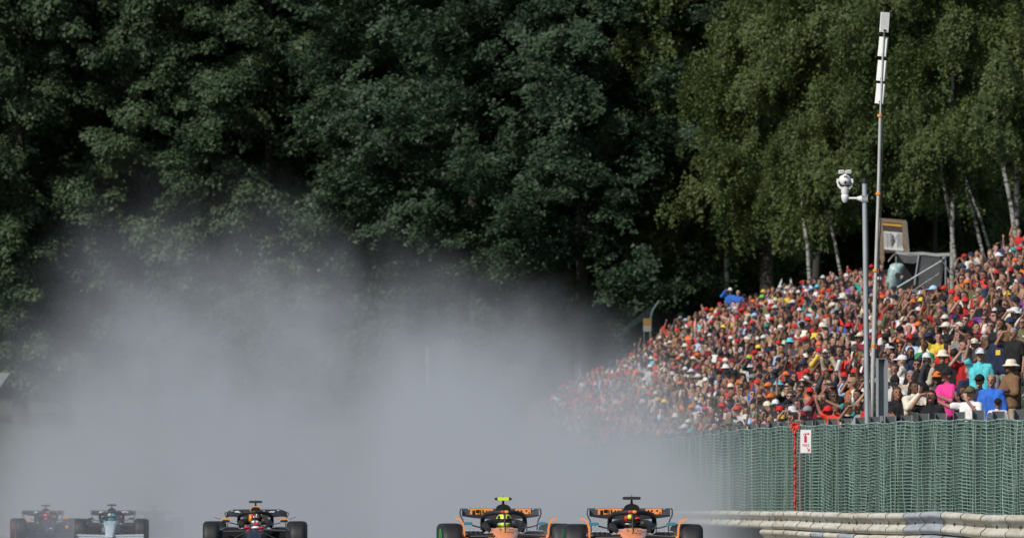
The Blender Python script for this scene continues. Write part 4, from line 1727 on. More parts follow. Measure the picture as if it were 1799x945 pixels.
# far spectators: one mesh of clothed figures
low_src = {}
for pz in POSES:
    for long_ in (False, True):
        b = body_mb(pz)
        sh = shirt_mb(pz, long_)
        tr = trousers_mb()
        b.add(sh.v, sh.f)
        b.add(tr.v, tr.f)
        m_ = remesh(b, 0.020, 430, "low")
        v = np.empty(len(m_.vertices) * 3, np.float32)
        m_.vertices.foreach_get("co", v)
        v = v.reshape(-1, 3)
        m_.calc_loop_triangles()
        t = np.empty(len(m_.loop_triangles) * 3, np.int32)
        m_.loop_triangles.foreach_get("vertices", t)
        t = t.reshape(-1, 3)
        c = v[t].mean(1)
        part = np.zeros(len(t), np.int32)       # 0 skin 1 top 2 trousers
        part[c[:, 2] < 0.93] = 2
        # cloth wherever the clothed shape lies inside the garment
        tors = (c[:, 2] >= 0.93) & (c[:, 2] < 1.475) & (np.abs(c[:, 0]) < 0.235) & (c[:, 1] > -0.17)
        part[tors] = 1
        al, ar = POSES[pz]
        for s in (-1, 1):
            e, w, d_, pn = ARMS[al if s == -1 else ar](s)
            for (a0, b0) in ([(SH[s], e), (e, e.lerp(w, 0.9))] if long_ else [(SH[s], SH[s].lerp(e, 0.7))]):
                a0, b0 = np.array(a0), np.array(b0)
                ab_ = b0 - a0
                tt = np.clip(((c - a0) @ ab_) / (ab_ @ ab_), 0, 1)
                dist = np.linalg.norm(c - (a0 + tt[:, None] * ab_), axis=1)
                part[(dist < 0.085) & (c[:, 2] > 0.9) & ~((np.abs(c[:, 0]) < 0.10) & (c[:, 2] > 1.48))] = 1
        low_src[(pz, long_)] = (v, t, part)


def mesh_np(me):
    v = np.empty(len(me.vertices) * 3, np.float32)
    me.vertices.foreach_get("co", v)
    me.calc_loop_triangles()
    t = np.empty(len(me.loop_triangles) * 3, np.int32)
    me.loop_triangles.foreach_get("vertices", t)
    return v.reshape(-1, 3), t.reshape(-1, 3)


HEAD_NP = {'cap': mesh_np(HEADWEAR['cap']), 'hat': mesh_np(HEADWEAR['hat']), 'short': mesh_np(HAIRS['short']), 'long': mesh_np(HAIRS['long'])}
VV, TT, CC = [], [], []
base = 0
for (x, D, z, hgt) in stuff:
    pose, = wpick(POSE_W)
    hk, hc = wpick(HEADS_W)
    top, = wpick(TOPS_W)
    v, t, part = low_src[(pose, prng.random() < 0.3)]
    cols = np.array([jitter(prng.choice(SKINS), 0.15), jitter(CLOTH[top], 0.2), jitter(CLOTH[prng.choice(['navy', 'black', 'charcoal', 'beige', 'grey'])])], np.float32)
    yaw = R(prng.gauss(-14, 28))
    cs_, sn_ = math.cos(yaw), math.sin(yaw)
    sets = [(v, t, cols[part])]
    if hk in HEAD_NP:
        hv, ht = HEAD_NP[hk]
        hcol = jitter(CLOTH[hc] if hk in HEADWEAR else HAIRC[hc])
        sets.append((hv * np.array([1.03, 1.03, 1.0]), ht, np.tile(np.array(hcol, np.float32), (len(ht), 1))))
        if hk in HEADWEAR and prng.random() < 0.6:
            hv, ht = HEAD_NP['long' if prng.random() < 0.35 else 'short']
            hcol = jitter(HAIRC[prng.choice(list(HAIRC))])
            sets.append((hv * np.array([0.98, 0.98, 0.995]), ht, np.tile(np.array(hcol, np.float32), (len(ht), 1))))
    for (v_, t_, c_) in sets:
        p = v_ * hgt
        q = np.empty_like(p)
        q[:, 0] = p[:, 0] * cs_ - p[:, 1] * sn_ + x
        q[:, 1] = p[:, 0] * sn_ + p[:, 1] * cs_ + D
        q[:, 2] = p[:, 2] + z
        VV.append(q)
        TT.append(t_ + base)
        CC.append(c_)
        base += len(p)
VV, TT, CC = np.concatenate(VV), np.concatenate(TT), np.concatenate(CC)
me = bpy.data.meshes.new("crowd")
me.vertices.add(len(VV))
me.vertices.foreach_set("co", VV.astype(np.float32).ravel())
me.loops.add(len(TT) * 3)
me.loops.foreach_set("vertex_index", TT.astype(np.int32).ravel())
me.polygons.add(len(TT))
me.polygons.foreach_set("loop_start", np.arange(0, len(TT) * 3, 3, dtype=np.int32))
me.polygons.foreach_set("use_smooth", np.ones(len(TT), dtype=bool))
ca = me.attributes.new("cloth_colour", 'FLOAT_COLOR', 'FACE')
ca.data.foreach_set("color", np.concatenate([CC, np.ones((len(CC), 1), np.float32)], 1).astype(np.float32).ravel())
me.update()
mC, ntC, bC = nmat("crowd_clothing")
a_ = ntC.nodes.new("ShaderNodeAttribute")
a_.attribute_name = "cloth_colour"
ntC.links.new(a_.outputs["Color"], bC.inputs["Base Color"])
bC.inputs["Roughness"].default_value = 0.8
bC.inputs["Specular IOR Level"].default_value = 0.25
me.materials.append(mC)
co = link("crowd", me)
tag(co, "far part of the dense crowd packed on the upper bank and along it into the spray", "crowd", None, "stuff")
print("crowd tris", len(TT))

# ------------------------------------------------------------------ camera stand, jib and board in the crowd
M_TARP = pm("grey_tarpaulin", (0.07, 0.07, 0.074), 0.7, 0, 0.15, 3, 0.5, 6)
M_TARPL = pm("pale_tarpaulin_edge", (0.33, 0.32, 0.30), 0.7, 0, 0.15, 3)
M_TUBE = pm("grey_scaffold_tube", (0.30, 0.32, 0.33), 0.45, 0.4, 0.1, 6)
M_RAINC = pm("pale_teal_rain_cover", (0.26, 0.38, 0.37), 0.4, 0, 0.25, 5, 0.6, 9, stain=(0.55, 0.60, 0.58), stain_amt=0.7, stain_scale=5)
M_WOOD = pm("weathered_plank", (0.20, 0.145, 0.10), 0.8, 0, 0.25, 9, 0.3, 30, stain=(0.09, 0.065, 0.05), stain_amt=0.5)
M_DKWOOD = pm("dark_brown_panel", (0.055, 0.036, 0.030), 0.7, 0, 0.15)
M_YEL = pm("ochre_band", (0.52, 0.30, 0.05), 0.6, 0, 0.1)
M_CANV = pm("pale_print_canvas", (0.58, 0.57, 0.56), 0.7, 0, 0.08)
M_INK = pm("black_print", (0.05, 0.05, 0.055), 0.7, 0, 0.1)

sD = 404.0
cx0 = at(1625, 520, sD)
gz = terrain_z(cx0.x, sD)
st = thing("camera_stand", "grey tarpaulin canopy over a scaffold camera stand in the upper crowd", "platform", (cx0.x, sD, gz - 0.1))
so = Vector(st.location)


def S2(px, py, dy=0.0):
    v = at(px, py, sD) - so
    v.y += dy
    return v


rb = MB()     # sagging roof sheet
rows = []
for a in range(9):
    t = a / 8
    px_ = 1574 + (1668 - 1574) * t
    sag = 0.04 * math.sin(math.pi * t * 2) ** 2
    r_ = []
    for (dy, dz) in ((-0.9, 0), (0.0, 0.10), (0.9, 0.02), (0.9, -0.01), (0.0, 0.07), (-0.9, -0.03)):
        v = S2(px_, 446 + 3 * t, dy)
        v.z += dz - sag
        r_.append(v)
    rows.append(r_)
rb.loft(rows)
rb.build("roof_sheet", M_TARPL, st)
vb = MB()
vs = []
for (px_, y0, y1) in ((1576, 448, 462), (1590, 447, 463), (1604, 447, 464), (1612, 447, 461)):
    vs.append((S2(px_, y0, -0.88), S2(px_, y1, -0.90)))
for i in range(len(vs) - 1):
    vb.add([vs[i][0], vs[i + 1][0], vs[i + 1][1], vs[i][1], vs[i][0] + V3(0, .012, 0), vs[i + 1][0] + V3(0, .012, 0), vs[i + 1][1] + V3(0, .012, 0), vs[i][1] + V3(0, .012, 0)],
           [(0, 3, 2, 1), (4, 5, 6, 7), (2, 3, 7, 6)])
vb.build("front_valance", M_TARP, st)
wb = MB()
P4 = [S2(1613, 449, -0.86), S2(1650, 450, -0.86), S2(1656, 470, -0.80), S2(1652, 505, -0.82), S2(1612, 506, -0.86)]
wb.add(P4 + [p + V3(0, 0.015, 0) for p in P4], [(4, 3, 2, 1, 0), (5, 6, 7, 8, 9)] + [(i, (i + 1) % 5, 5 + (i + 1) % 5, 5 + i) for i in range(5)])
wb.build("side_sheet", M_TARP, st, smooth=False)
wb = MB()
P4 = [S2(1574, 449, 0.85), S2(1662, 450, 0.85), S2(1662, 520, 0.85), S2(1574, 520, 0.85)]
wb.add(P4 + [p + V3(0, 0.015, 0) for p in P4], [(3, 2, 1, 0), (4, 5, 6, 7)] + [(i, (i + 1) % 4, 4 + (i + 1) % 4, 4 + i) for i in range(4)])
wb.build("back_sheet", pm("painted_shade_back", (0.012, 0.012, 0.013), 0.9), st, smooth=False)  # near-black colour paints in the shade under the canopy
for (px_, dy) in ((1576, 0.8), (1662, 0.8), (1660, -0.8), (1577, -0.8)):
    MB().tube([S2(px_, 530, dy) - V3(0, 0, 0.6), S2(px_, 449, dy)], 0.025, 8).build("leg", M_TUBE, st)
MB().tube([S2(1605, 502, -0.92), S2(1613, 448, -0.92)], 0.028, 8).build("front_prop", M_TUBE, st)
MB().box(S2(1605, 519, 0), (1.5, 1.7, 0.36)).build("platform_box", pm("grey_ply", (0.15, 0.155, 0.16), 0.7), st, smooth=False)
fl = MB()
fl.strip([S2(1574, 446, -0.9), S2(1568, 449, -0.9), S2(1562, 456, -0.92), S2(1559, 461, -0.9)], (0, 0.9, 0), 0.02)
fl.build("blown_flap", M_TARPL, st)

# operator in rain cape
jx = 402.0
op = at(1573, 470, jx)
person(op.x, jx, op.z - 1.70, R(40), 'clapping', 'teal', 'jacket', 'charcoal', 'none', 'dark', "camera operator bent behind the pale teal rain cover at the canopy", "crew on the camera stand")
rc = thing("broadcast_camera", "broadcast camera wrapped in a pale teal rain cover on the camera stand", "camera", at(1572, 488, 400))
ro_ = Vector(rc.location)


def C2(px, py, dy=0.0):
    v = at(px, py, 400) - ro_
    v.y += dy
    return v


cb = MB()
rings = []
for (px_, py_, w, d) in ((1577, 463, .12, .12), (1576, 466, .22, .20), (1573, 474, .27, .27), (1571, 484, .22, .25), (1568, 493, .27, .22), (1567, 503, .22, .17), (1567, 509, .13, .12)):
    c = C2(px_, py_)
    rings.append([c + V3(w * math.cos(2 * math.pi * k / 16) * (1 + 0.16 * math.sin(5 * k + py_)), d * math.sin(2 * math.pi * k / 16), 0.02 * math.sin(3 * k)) for k in range(16)])
cb.loft(rings)
cb.build("rain_cover", M_RAINC, rc)
MB().tube([C2(1576, 484, -0.15), C2(1577, 484, -0.36)], [0.085, 0.10], 16).build("lens", M_BLACKP, rc)
MB().tube([C2(1577, 484, -0.361), C2(1577, 484, -0.364)], 0.08, 16).build("lens_glass", M_GLASS, rc)
MB().tube([C2(1569, 505, 0), C2(1569, 530, 0)], 0.05, 10).build("pedestal", M_TUBE, rc)

jb = thing("jib_arm", "long grey camera crane arm slanting up through the crowd", "crane", at(1575, 516, 398))
jo = Vector(jb.location)


def J2(px, py, dy=0.0):
    v = at(px, py, 398) - jo
    v.y += dy
    return v


MB().tube([J2(1500, 553), J2(1536, 529), J2(1585, 500), J2(1655, 458)], [0.035, 0.035, 0.034, 0.030], 10).build("boom", M_TUBE, jb)
MB().tube([J2(1560, 541), J2(1608, 508), J2(1650, 480)], 0.006, 6).build("tie_rod", M_TUBE, jb)
hb = MB()
hb.ell(J2(1659, 454), (0.085, 0.08, 0.07), 14, 8)
hb.tube([J2(1656, 459), J2(1664, 471), J2(1668, 478)], 0.022, 8)
hb.build("remote_head", pm("blue_grey_head", (0.14, 0.17, 0.22), 0.5), jb)
cwb = MB()
Mr = Matrix.Rotation(R(24), 3, 'Y')
cwb.box(J2(1492, 562), (0.16, 0.10, 0.52), mat=Mr)
cwb.build("counterweight", pm("counterweight_grey", (0.16, 0.175, 0.19), 0.6), jb, smooth=False)
MB().tube([J2(1575, 506), J2(1575, 545)], 0.045, 10).build("column", M_TUBE, jb)

# wooden picture-frame board on posts
bD = 425.0
bo = at(1571, 470, bD)
gz = terrain_z(bo.x, bD)
board = thing("framed_board", "tall plank framed board with ochre band and striped print above the canopy", "sign", (bo.x, bD, gz - 0.1))
bq = Vector(board.location)


def B2(px, py, dy=0.0):
    v = at(px, py, bD) - bq
    v.y += dy
    return v


def slab(pts, th, name, m, parent, dy=0.0):
    p = [B2(x_, y_, dy) for x_, y_ in pts]
    n = len(p)
    mb = MB()
    mb.add(p + [v + V3(0, th, 0) for v in p], [tuple(range(n - 1, -1, -1)), tuple(range(n, 2 * n))] + [(i, (i + 1) % n, n + (i + 1) % n, n + i) for i in range(n)])
    return mb.build(name, m, parent, smooth=False)


slab([(1545, 383), (1592, 387), (1591.5, 393.5), (1545.5, 390)], 0.08, "top_plank", M_WOOD, board)
slab([(1544, 390.2), (1551.5, 391), (1554, 459), (1546.5, 459)], 0.08, "side_plank", M_WOOD, board)
slab([(1584.5, 393.6), (1591.5, 394), (1596.5, 450), (1589.5, 450)], 0.08, "side_plank", M_WOOD, board)
slab([(1591.9, 388), (1593.5, 391), (1598.5, 450), (1596.9, 450)], 0.10, "edge_plank", M_TUBE, board)
slab([(1551.6, 393), (1584.4, 396), (1589, 444), (1553.5, 444)], 0.03, "panel", M_DKWOOD, board, 0.03)
slab([(1551.7, 392), (1584.2, 394.8), (1584.4, 398.4), (1551.8, 395.6)], 0.02, "ochre_strip", M_YEL, board, 0.008)
pr_ = slab([(1552, 406), (1585.5, 409), (1587.5, 441), (1553.5, 438)], 0.012, "print", M_CANV, board, 0.016)
ib = MB()
krng = random.Random(4)
for i in range(17):
    x0 = 1554.2 + i * 1.95
    if 7 <= i <= 10:
        continue
    w = krng.uniform(0.5, 1.1)
    y0, y1 = 408 + krng.uniform(0, 2) + i * 0.12, 434 + krng.uniform(-3, 3)
    p = [B2(x0, y0, 0.010), B2(x0 + w, y0, 0.010), B2(x0 + w + 1.2, y1, 0.010), B2(x0 + 1.2, y1, 0.010)]
    ib.add(p + [v + V3(0, 0.004, 0) for v in p], [(3, 2, 1, 0), (4, 5, 6, 7), (0, 1, 5, 4), (1, 2, 6, 5), (2, 3, 7, 6), (3, 0, 4, 7)])
for i in range(9):
    p0 = B2(1570.5 + krng.uniform(-6, 6), 413 + krng.uniform(-3, 9), 0.008)
    p1 = B2(1570.5 + krng.uniform(-6, 6), 430 + krng.uniform(-8, 5), 0.008)
    ib.tube([p0, p1], 0.010, 5)
ib.build("print_strokes", M_INK, pr_, smooth=False, kind="stuff")
for px_ in (1550, 1592):
    MB().box(B2(px_, 475, 0.05) + V3(0, 0, -0.2), (0.09, 0.09, 1.9)).build("post", M_WOOD, board, smooth=False)

# bent post of the older fence line with a yellow notice, at the fringe of the spray
oD = 505.0
oq = at(1138, 610, oD)
gz = terrain_z(oq.x, oD)
old = thing("bent_fence_post", "green fence post bent over at the top with thin netting, far end of the crowd", "fence", (oq.x, oD, min(gz, oq.z) - 0.1))
oo = Vector(old.location)


def O2(px, py, dy=0.0):
    v = at(px, py, oD) - oo
    v.y += dy
    return v


M_OLDG = pm("faded_green_post", (0.06, 0.11, 0.095), 0.6, 0, 0.12, 5)
b0 = O2(1142.5, 612)
b0.z = 0
MB().tube([b0, O2(1143, 575), O2(1144, 555), O2(1147, 545), O2(1158, 528)], [0.05, 0.05, 0.05, 0.045, 0.04], 8).build("post", M_OLDG, old)
nb = MB()
for i in range(9):
    t = i / 8
    nb.tube([O2(1144 + 13 * t, 556 - 27 * t), O2(1120 + 10 * t, 565 - 18 * t, 3), O2(1092 + 10 * t, 585 - 15 * t, 6)], 0.006, 4)
for i in range(10):
    t = i / 9
    nb.tube([O2(1144 - 50 * t, 556 + 28 * t, 6 * t), O2(1157 - 55 * t, 529 + 40 * t, 6 * t)], 0.006, 4)
nb.build("netting", M_OLDG, old, kind="stuff")
yn = thing("yellow_notice", "small yellow and white notice board beside the bent green post", "sign", at(1137, 571, oD - 1))
MB().box((0, 0, 0), (0.36, 0.03, 0.58)).build("plate", pm("pale_notice", (0.20, 0.19, 0.18), 0.6), yn, smooth=False)
MB().box((0, -0.019, 0.13), (0.36, 0.006, 0.30)).build("yellow_field", pm("amber_field", (0.20, 0.11, 0.02), 0.7), yn, smooth=False)
for dx in (-0.14, 0.14):
    MB().box((dx, 0.04, -0.7), (0.04, 0.04, 1.9)).build("leg", M_OLDG, yn, smooth=False)
# corner of a pale roof at the left edge
mh = thing("marshal_hut", "pale roof corner of a small hut at the left edge behind the spray", "hut", (at(-8, 700, 470).x, 470, terrain_z(at(-8, 700, 470).x, 470)))
q0 = at(19, 655, 470) - Vector(mh.location)
MB().box((q0.x - 1.6, 0.6, q0.z / 2 - 0.1), (1.5, 1.8, q0.z - 0.2), 0).build("wall", pm("hut_wall", (0.2, 0.2, 0.19), 0.8), mh, smooth=False)
rf = MB()
rf.add([q0 + V3(0, -0.5, 0), q0 + V3(-0.45, -0.5, -0.62), q0 + V3(-2.2, -0.5, -0.3), q0 + V3(-2.2, -0.5, 0.05), q0 + V3(0, 1.8, 0), q0 + V3(-0.45, 1.8, -0.62), q0 + V3(-2.2, 1.8, -0.3), q0 + V3(-2.2, 1.8, 0.05)],
       [(0, 3, 2, 1), (4, 5, 6, 7), (0, 1, 5, 4), (1, 2, 6, 5), (2, 3, 7, 6), (3, 0, 4, 7)])
rf.build("roof", pm("hut_roof", (0.20, 0.22, 0.22), 0.7), mh, smooth=False)

# ------------------------------------------------------------------ racing cars
M_CARBON = pm("black_carbon", (0.012, 0.012, 0.013), 0.6, 0, 0.2, 12)
M_TYRE = pm("wet_tyre_rubber", (0.010, 0.010, 0.011), 0.6, 0, 0.2, 9, 0.2, 40)
M_RIM = pm("rim_grey", (0.10, 0.10, 0.105), 0.35, 0.6)
M_GUNM = pm("gunmetal_paint", (0.060, 0.062, 0.068), 0.35, 0.2, 0.1, 6)
M_VOID = pm("air_intake_dark", (0.004, 0.004, 0.004), 0.9)
M_PAPAYA = pm("papaya_paint", (0.92, 0.30, 0.075), 0.3, 0, 0.05, 6, coat=0.5)
M_TEAL = pm("teal_mirror_paint", (0.03, 0.20, 0.26), 0.25, 0, 0.08, coat=0.5)
M_NAVY = pm("dark_navy_paint", (0.010, 0.011, 0.018), 0.4, 0, 0.1, coat=0.15)
M_AMBER = pm("amber_paint", (0.72, 0.30, 0.03), 0.35, 0, 0.1)
M_SILVER = pm("silver_paint", (0.58, 0.65, 0.70), 0.3, 0.2, 0.08, coat=0.4)
M_AQUA = pm("aqua_paint", (0.05, 0.42, 0.46), 0.3, 0, 0.1)
M_REDP = pm("racing_red_paint", (0.55, 0.03, 0.03), 0.3, 0, 0.1)
M_OFFW = pm("off_white_decal", (0.75, 0.75, 0.74), 0.5, 0, 0.06)
M_NEON = pm("neon_yellow_paint", (0.62, 0.80, 0.04), 0.3, 0, 0.06)
M_VISOR = pm("dark_visor", (0.012, 0.010, 0.012), 0.06)
M_SUIT = pm("driver_suit", (0.05, 0.05, 0.055), 0.8, 0, 0.15)


def quad_plate(mb, x0, x1, z0, z1, y, th=0.004, mi=0):
    mb.box(((x0 + x1) / 2, y, (z0 + z1) / 2), (abs(x1 - x0), th, abs(z1 - z0)), mi=mi)


def racing_car(px, D, yaw, label, c, wing_marks, helmet, dlabel, lift=0.0):
    x = (px - 899.5) / F * D
    root = thing("racing_car", label, "racing car", (x, D, zt(D) + 0.012 + lift), yaw, "single seater racing cars running through the spray")
    body, nose = c['body'], c['nose']
    # monocoque and nose
    rings = [superring(-1.10, .085, .20, .27, e=2.4), superring(-1.0, .11, .19, .31), superring(-.55, .135, .235, .43), superring(0.0, .155, .26, .555), superring(.45, .205, .25, .622), superring(.75, .245, .22, .668), superring(.98, .258, .20, .668)]
    MB().loft(rings).build("nose_cone", nose, root)
    rings = [superring(.985, .244, .20, .655), superring(1.2, .285, .16, .60), superring(1.75, .31, .14, .60), superring(2.05, .30, .14, .62)]
    MB().loft(rings).build("monocoque", body, root)
    # cockpit rim, padded head surround
    cb = MB()
    cb.tube([(-.235, 1.02, .625), (-.275, 1.3, .665), (-.285, 1.65, .69), (-.22, 1.95, .715), (0, 2.02, .73), (.22, 1.95, .715), (.285, 1.65, .69), (.275, 1.3, .665), (.235, 1.02, .625)], [.035, .05, .065, .07, .07, .07, .065, .05, .035], 10)
    cb.build("head_surround", M_CARBON, root)
    # engine cover and airbox
    rings = [superring(1.93, .120, .62, 1.022, e=2.6), superring(2.1, .135, .55, 1.02, e=2.6), superring(2.6, .13, .40, .93, e=2.4), superring(3.3, .11, .30, .70, e=2.4), superring(4.05, .06, .30, .48, e=2.2)]
    ec = MB().loft(rings).build("engine_cover", c.get('airbox', body), root)
    iw, iz0, iz1 = (.092, .875, 1.000) if c.get('small_intake') else (.116, .850, 1.016)
    rings = [superring(1.905, iw, iz0, iz1, e=2.5), superring(1.93, iw, iz0, iz1, e=2.5)]
    MB().loft(rings).build("air_intake", M_VOID, ec)
    # T camera
    MB().tube([(0, 2.0, 1.0), (0, 1.99, 1.05), (0, 1.985, 1.095)], [.028, .018, .014], 10).build("camera_pylon", M_CARBON, root)
    tbm = MB()
    tbm.loft([superring(1.92, .127, 1.080, 1.121, e=6), superring(2.0, .134, 1.078, 1.124, e=6), superring(2.08, .127, 1.086, 1.118, e=6)])
    tc = tbm.build("roof_camera", M_BLACKP, root)
    if c.get('tcam'):
        MB().loft([superring(1.910, .088, 1.077, 1.126, e=6), superring(2.07, .088, 1.075, 1.127, e=6)]).build("camera_sleeve", c['tcam'], tc)
    MB().tube([(0, 1.98, 1.12), (0, 1.985, 1.155)], [.006, .003], 6).build("aerial", M_BLACKP, tc)
    # halo
    hp_ = [(-.30, 2.08, .61), (-.325, 1.88, .735), (-.322, 1.58, .825), (-.265, 1.22, .868), (-.14, .99, .89), (0, .925, .897), (.14, .99, .89), (.265, 1.22, .868), (.322, 1.58, .825), (.325, 1.88, .735), (.30, 2.08, .61)]
    hm = MB()
    hm.tube(hp_, .034, 12)
    hl = hm.build("halo", c.get('halo', M_CARBON), root)
    MB().tube([(0, .935, .885), (0, .86, .78), (0, .78, .655)], [.020, .013, .018], 10).build("halo_pillar", M_CARBON, hl)
    if c.get('halo_mark'):
        for dx, m_ in ((-.026, M_REDP), (.026, M_AMBER)):
            MB().ell((dx, .897, .899), (.036, .008, .024), 14, 6).build("halo_emblem", m_, hl)
    for s in (-1, 1):
        fm = MB()
        fm.strip([(s * .352, 1.55, .60), (s * .358, 1.62, .72), (s * .350, 1.72, .80)], (0, .10, 0), .012)
        fm.build("cockpit_fin", M_CARBON, root)
        # mirrors
        mm = MB()
        mm.loft([superring(.96, .066, .704, .742, e=3, cx=s * .57), superring(1.0, .076, .698, .748, e=3, cx=s * .57), superring(1.06, .074, .700, .746, e=4, cx=s * .57)])
        mr = mm.build("mirror", c['mirror'], root)
        MB().tube([(s * .50, 1.03, .695), (s * .40, 1.05, .668), (s * .28, 1.05, .655)], .012, 6).build("mirror_stalk", M_CARBON, mr)
        if c.get('mirror_tip'):
            tm_ = MB()
            tm_.strip([(s * .46, .98, .757), (s * .56, .98, .768), (s * .66, .98, .762)], (0, .05, 0), .028)
            tm_.build("mirror_cap", c['mirror_tip'], mr)
            MB().strip([(s * .60, 1.0, .75), (s * .72, 1.0, .775), (s * .80, 1.0, .80)], (0, .05, 0), .010).build("mirror_fin", M_CARBON, mr)
        # side pods
        rr = []
        for (y, xi, xo, zb, z1) in ((1.35, .27, .66, .36, .60), (1.7, .27, .72, .24, .615), (2.4, .22, .70, .12, .58), (3.1, .14, .52, .10, .48), (3.6, .08, .30, .10, .38)):
            rr.append(superring(y, (xo - xi) / 2, zb, z1, e=3.2, cx=s * (xi + xo) / 2))
        sp = MB().loft(rr).build("side_pod", c.get('pod', body), root)
        MB().loft([superring(1.335, .165, .40, .56, e=3.5, cx=s * .47), superring(1.345, .165, .40, .56, e=3.5, cx=s * .47)]).build("pod_inlet", M_VOID, sp)
        if c.get('accent'):
            MB().loft([superring(1.30, .05, .42, .555, e=3, cx=s * .60), superring(1.6, .05, .40, .575, e=3, cx=s * .645)]).build("pod_flank", c['accent'], sp)
        # wheels
        for (yy, cx, w, rad, nm) in ((0.0, .845, .32, .362, 'front'), (3.60, .80, .41, .362, 'rear')):
            h = w / 2
            prof = [(-h + .02, .20), (-h, .235), (-h, .30), (-h + .025, .342), (-h + .06, .357), (-h * .4, rad), (h * .4, rad), (h - .06, .357), (h - .025, .342), (h, .30), (h, .235), (h - .02, .20)]
            ty = MB().lathe_x(prof, 0, 0, 0, 40).build("tyre", M_TYRE, root, loc=(s * cx, yy, .362), rot=(0, 0, c.get('steer', 0.0) if nm == 'front' else 0.0))
            rim = MB().lathe_x([(-h + .03, .02), (-h + .012, .05), (-h + .02, .15), (-h + .006, .215), (h - .006, .215), (h - .02, .15), (h - .012, .05), (h - .03, .02)], 0, 0, 0, 30)
            rim.build("wheel_rim", c.get('rim', M_RIM), ty)
            ring = MB().lathe_x([(s * (h + .001), .262), (s * (h + .003), .262), (s * (h + .003), .286), (s * (h + .001), .286)], 0, 0, 0, 40)
            ring.build("sidewall_stripe", c['stripe'], ty)
        # suspension, brake duct, wheel winglet
        for (a, b_, r_) in (((.17, -.18, .53), (.70, -.02, .52), .016), ((.19, .30, .56), (.70, .06, .53), .016), ((.15, -.05, .33), (.70, -.02, .22), .016), ((.19, .42, .33), (.70, .05, .22), .016), ((.18, .10, .50), (.68, .02, .24), .014),
                            ((.15, 3.2, .40), (.62, 3.55, .50), .018), ((.15, 3.9, .40), (.62, 3.65, .50), .018), ((.15, 3.3, .22), (.62, 3.6, .2), .018)):
            ar_ = MB()
            ar_.tube([(s * a[0], a[1], a[2]), (s * b_[0], b_[1], b_[2])], r_, 8)
            ar_.build("suspension_arm", M_CARBON, root)
        MB().lathe_x([(-.05, .02), (-.05, .19), (.04, .17), (.04, .02)], s * .66, 0, .362, 20).build("brake_duct", c.get('duct', M_CARBON), root)
        if c.get('winglet'):
            wl = MB()
            wl.strip([(s * .775, -.02, .800), (s * .735, -.02, .790), (s * .692, -.02, .765), (s * .662, -.02, .72), (s * .648, -.02, .655), (s * .640, -.02, .52)], (0, .30, 0), .026)
            wl.build("wheel_winglet", c['winglet'], root)
    # floor, front wing
    MB().box((0, 2.3, .075), (1.5, 3.0, .04)).build("floor", M_CARBON, root, smooth=False)
    fw = MB()
    for k_, (dy, z, ch) in enumerate(((-1.08, .12, .22), (-.92, .17, .16), (-.80, .23, .14))):
        fw.loft([[Vector((xx_, dy - ch / 2, z - .01 + abs(xx_) * .03)), Vector((xx_, dy, z + .015 + abs(xx_) * .03)), Vector((xx_, dy + ch / 2, z + .035 + abs(xx_) * .03)), Vector((xx_, dy, z - .004 + abs(xx_) * .03))] for xx_ in np.linspace(-.95, .95, 11)])
    fwo = fw.build("front_wing", c.get('fwing', nose), root)
    for s in (-1, 1):
        MB().box((s * .96, -.92, .22), (.02, .5, .22)).build("wing_endplate", M_CARBON, fwo, smooth=False)
    # rear wing
    rw = MB()
    xs_ = np.linspace(-.60, .60, 17)

    def belly(x_):
        t = abs(x_) / .60
        return .050 * max(0, 1 - t ** 2.2)
    if c.get('round_wing'):
        def rz(x_):
            t = abs(x_) / .60
            return -.055 * max(0, (t - .72) / .28) ** 2
    else:
        def rz(x_):
            return 0.0
    rw.loft([[Vector((x_, 3.98, .852 + rz(x_))), Vector((x_, 4.00, .952 + rz(x_))), Vector((x_, 4.03, .956 + rz(x_))), Vector((x_, 4.02, .850 + rz(x_)))] for x_ in xs_])
    flp = rw.build("rear_wing_flap", c['wing'], root)
    mp_ = MB()
    mp_.loft([[Vector((x_, 3.72, .845 - belly(x_) - .012 + rz(x_) * .5)), Vector((x_, 3.76, .858 - belly(x_) * .6 + rz(x_) * .5)), Vector((x_, 3.96, .855 + rz(x_) * .7)), Vector((x_, 3.90, .835 - belly(x_) + rz(x_) * .7))] for x_ in xs_])
    mp_.build("rear_wing_plane", M_CARBON, root)
    for s in (-1, 1):
        ep = MB()
        ep.strip([(s * .605, 3.9, .955 + rz(.6)), (s * .625, 3.9, .94 + rz(.6)), (s * .632, 3.9, .88), (s * .622, 3.9, .835), (s * .592, 3.9, .78), (s * .575, 3.9, .71), (s * .572, 3.9, .50), (s * .56, 3.9, .20)], (0, .38, 0), .016)
        ep.build("rear_wing_endplate", M_GUNM, root)
        MB().tube([(s * .05, 3.75, .40), (s * .05, 3.82, .80)], .02, 8).build("wing_pylon", M_CARBON, root)
    for (m_, rects) in wing_marks:
        for (x0, x1, z0, z1) in rects:
            wmk = MB()
            quad_plate(wmk, x0, x1, z0, z1, 3.975 - (0 if m_ is not M_VOID else .005))
            wmk.build("wing_lettering", m_, flp, smooth=False)
    for (name_, m_, shape) in c.get('extra', []):
        shape().build(name_, m_, root, kind='stuff' if name_.endswith('lettering') else None)
    # driver: a person of his own
    dr = MB()
    capsule(dr, (0, 1.78, .34), (0, 1.62, .56), .15, .13)
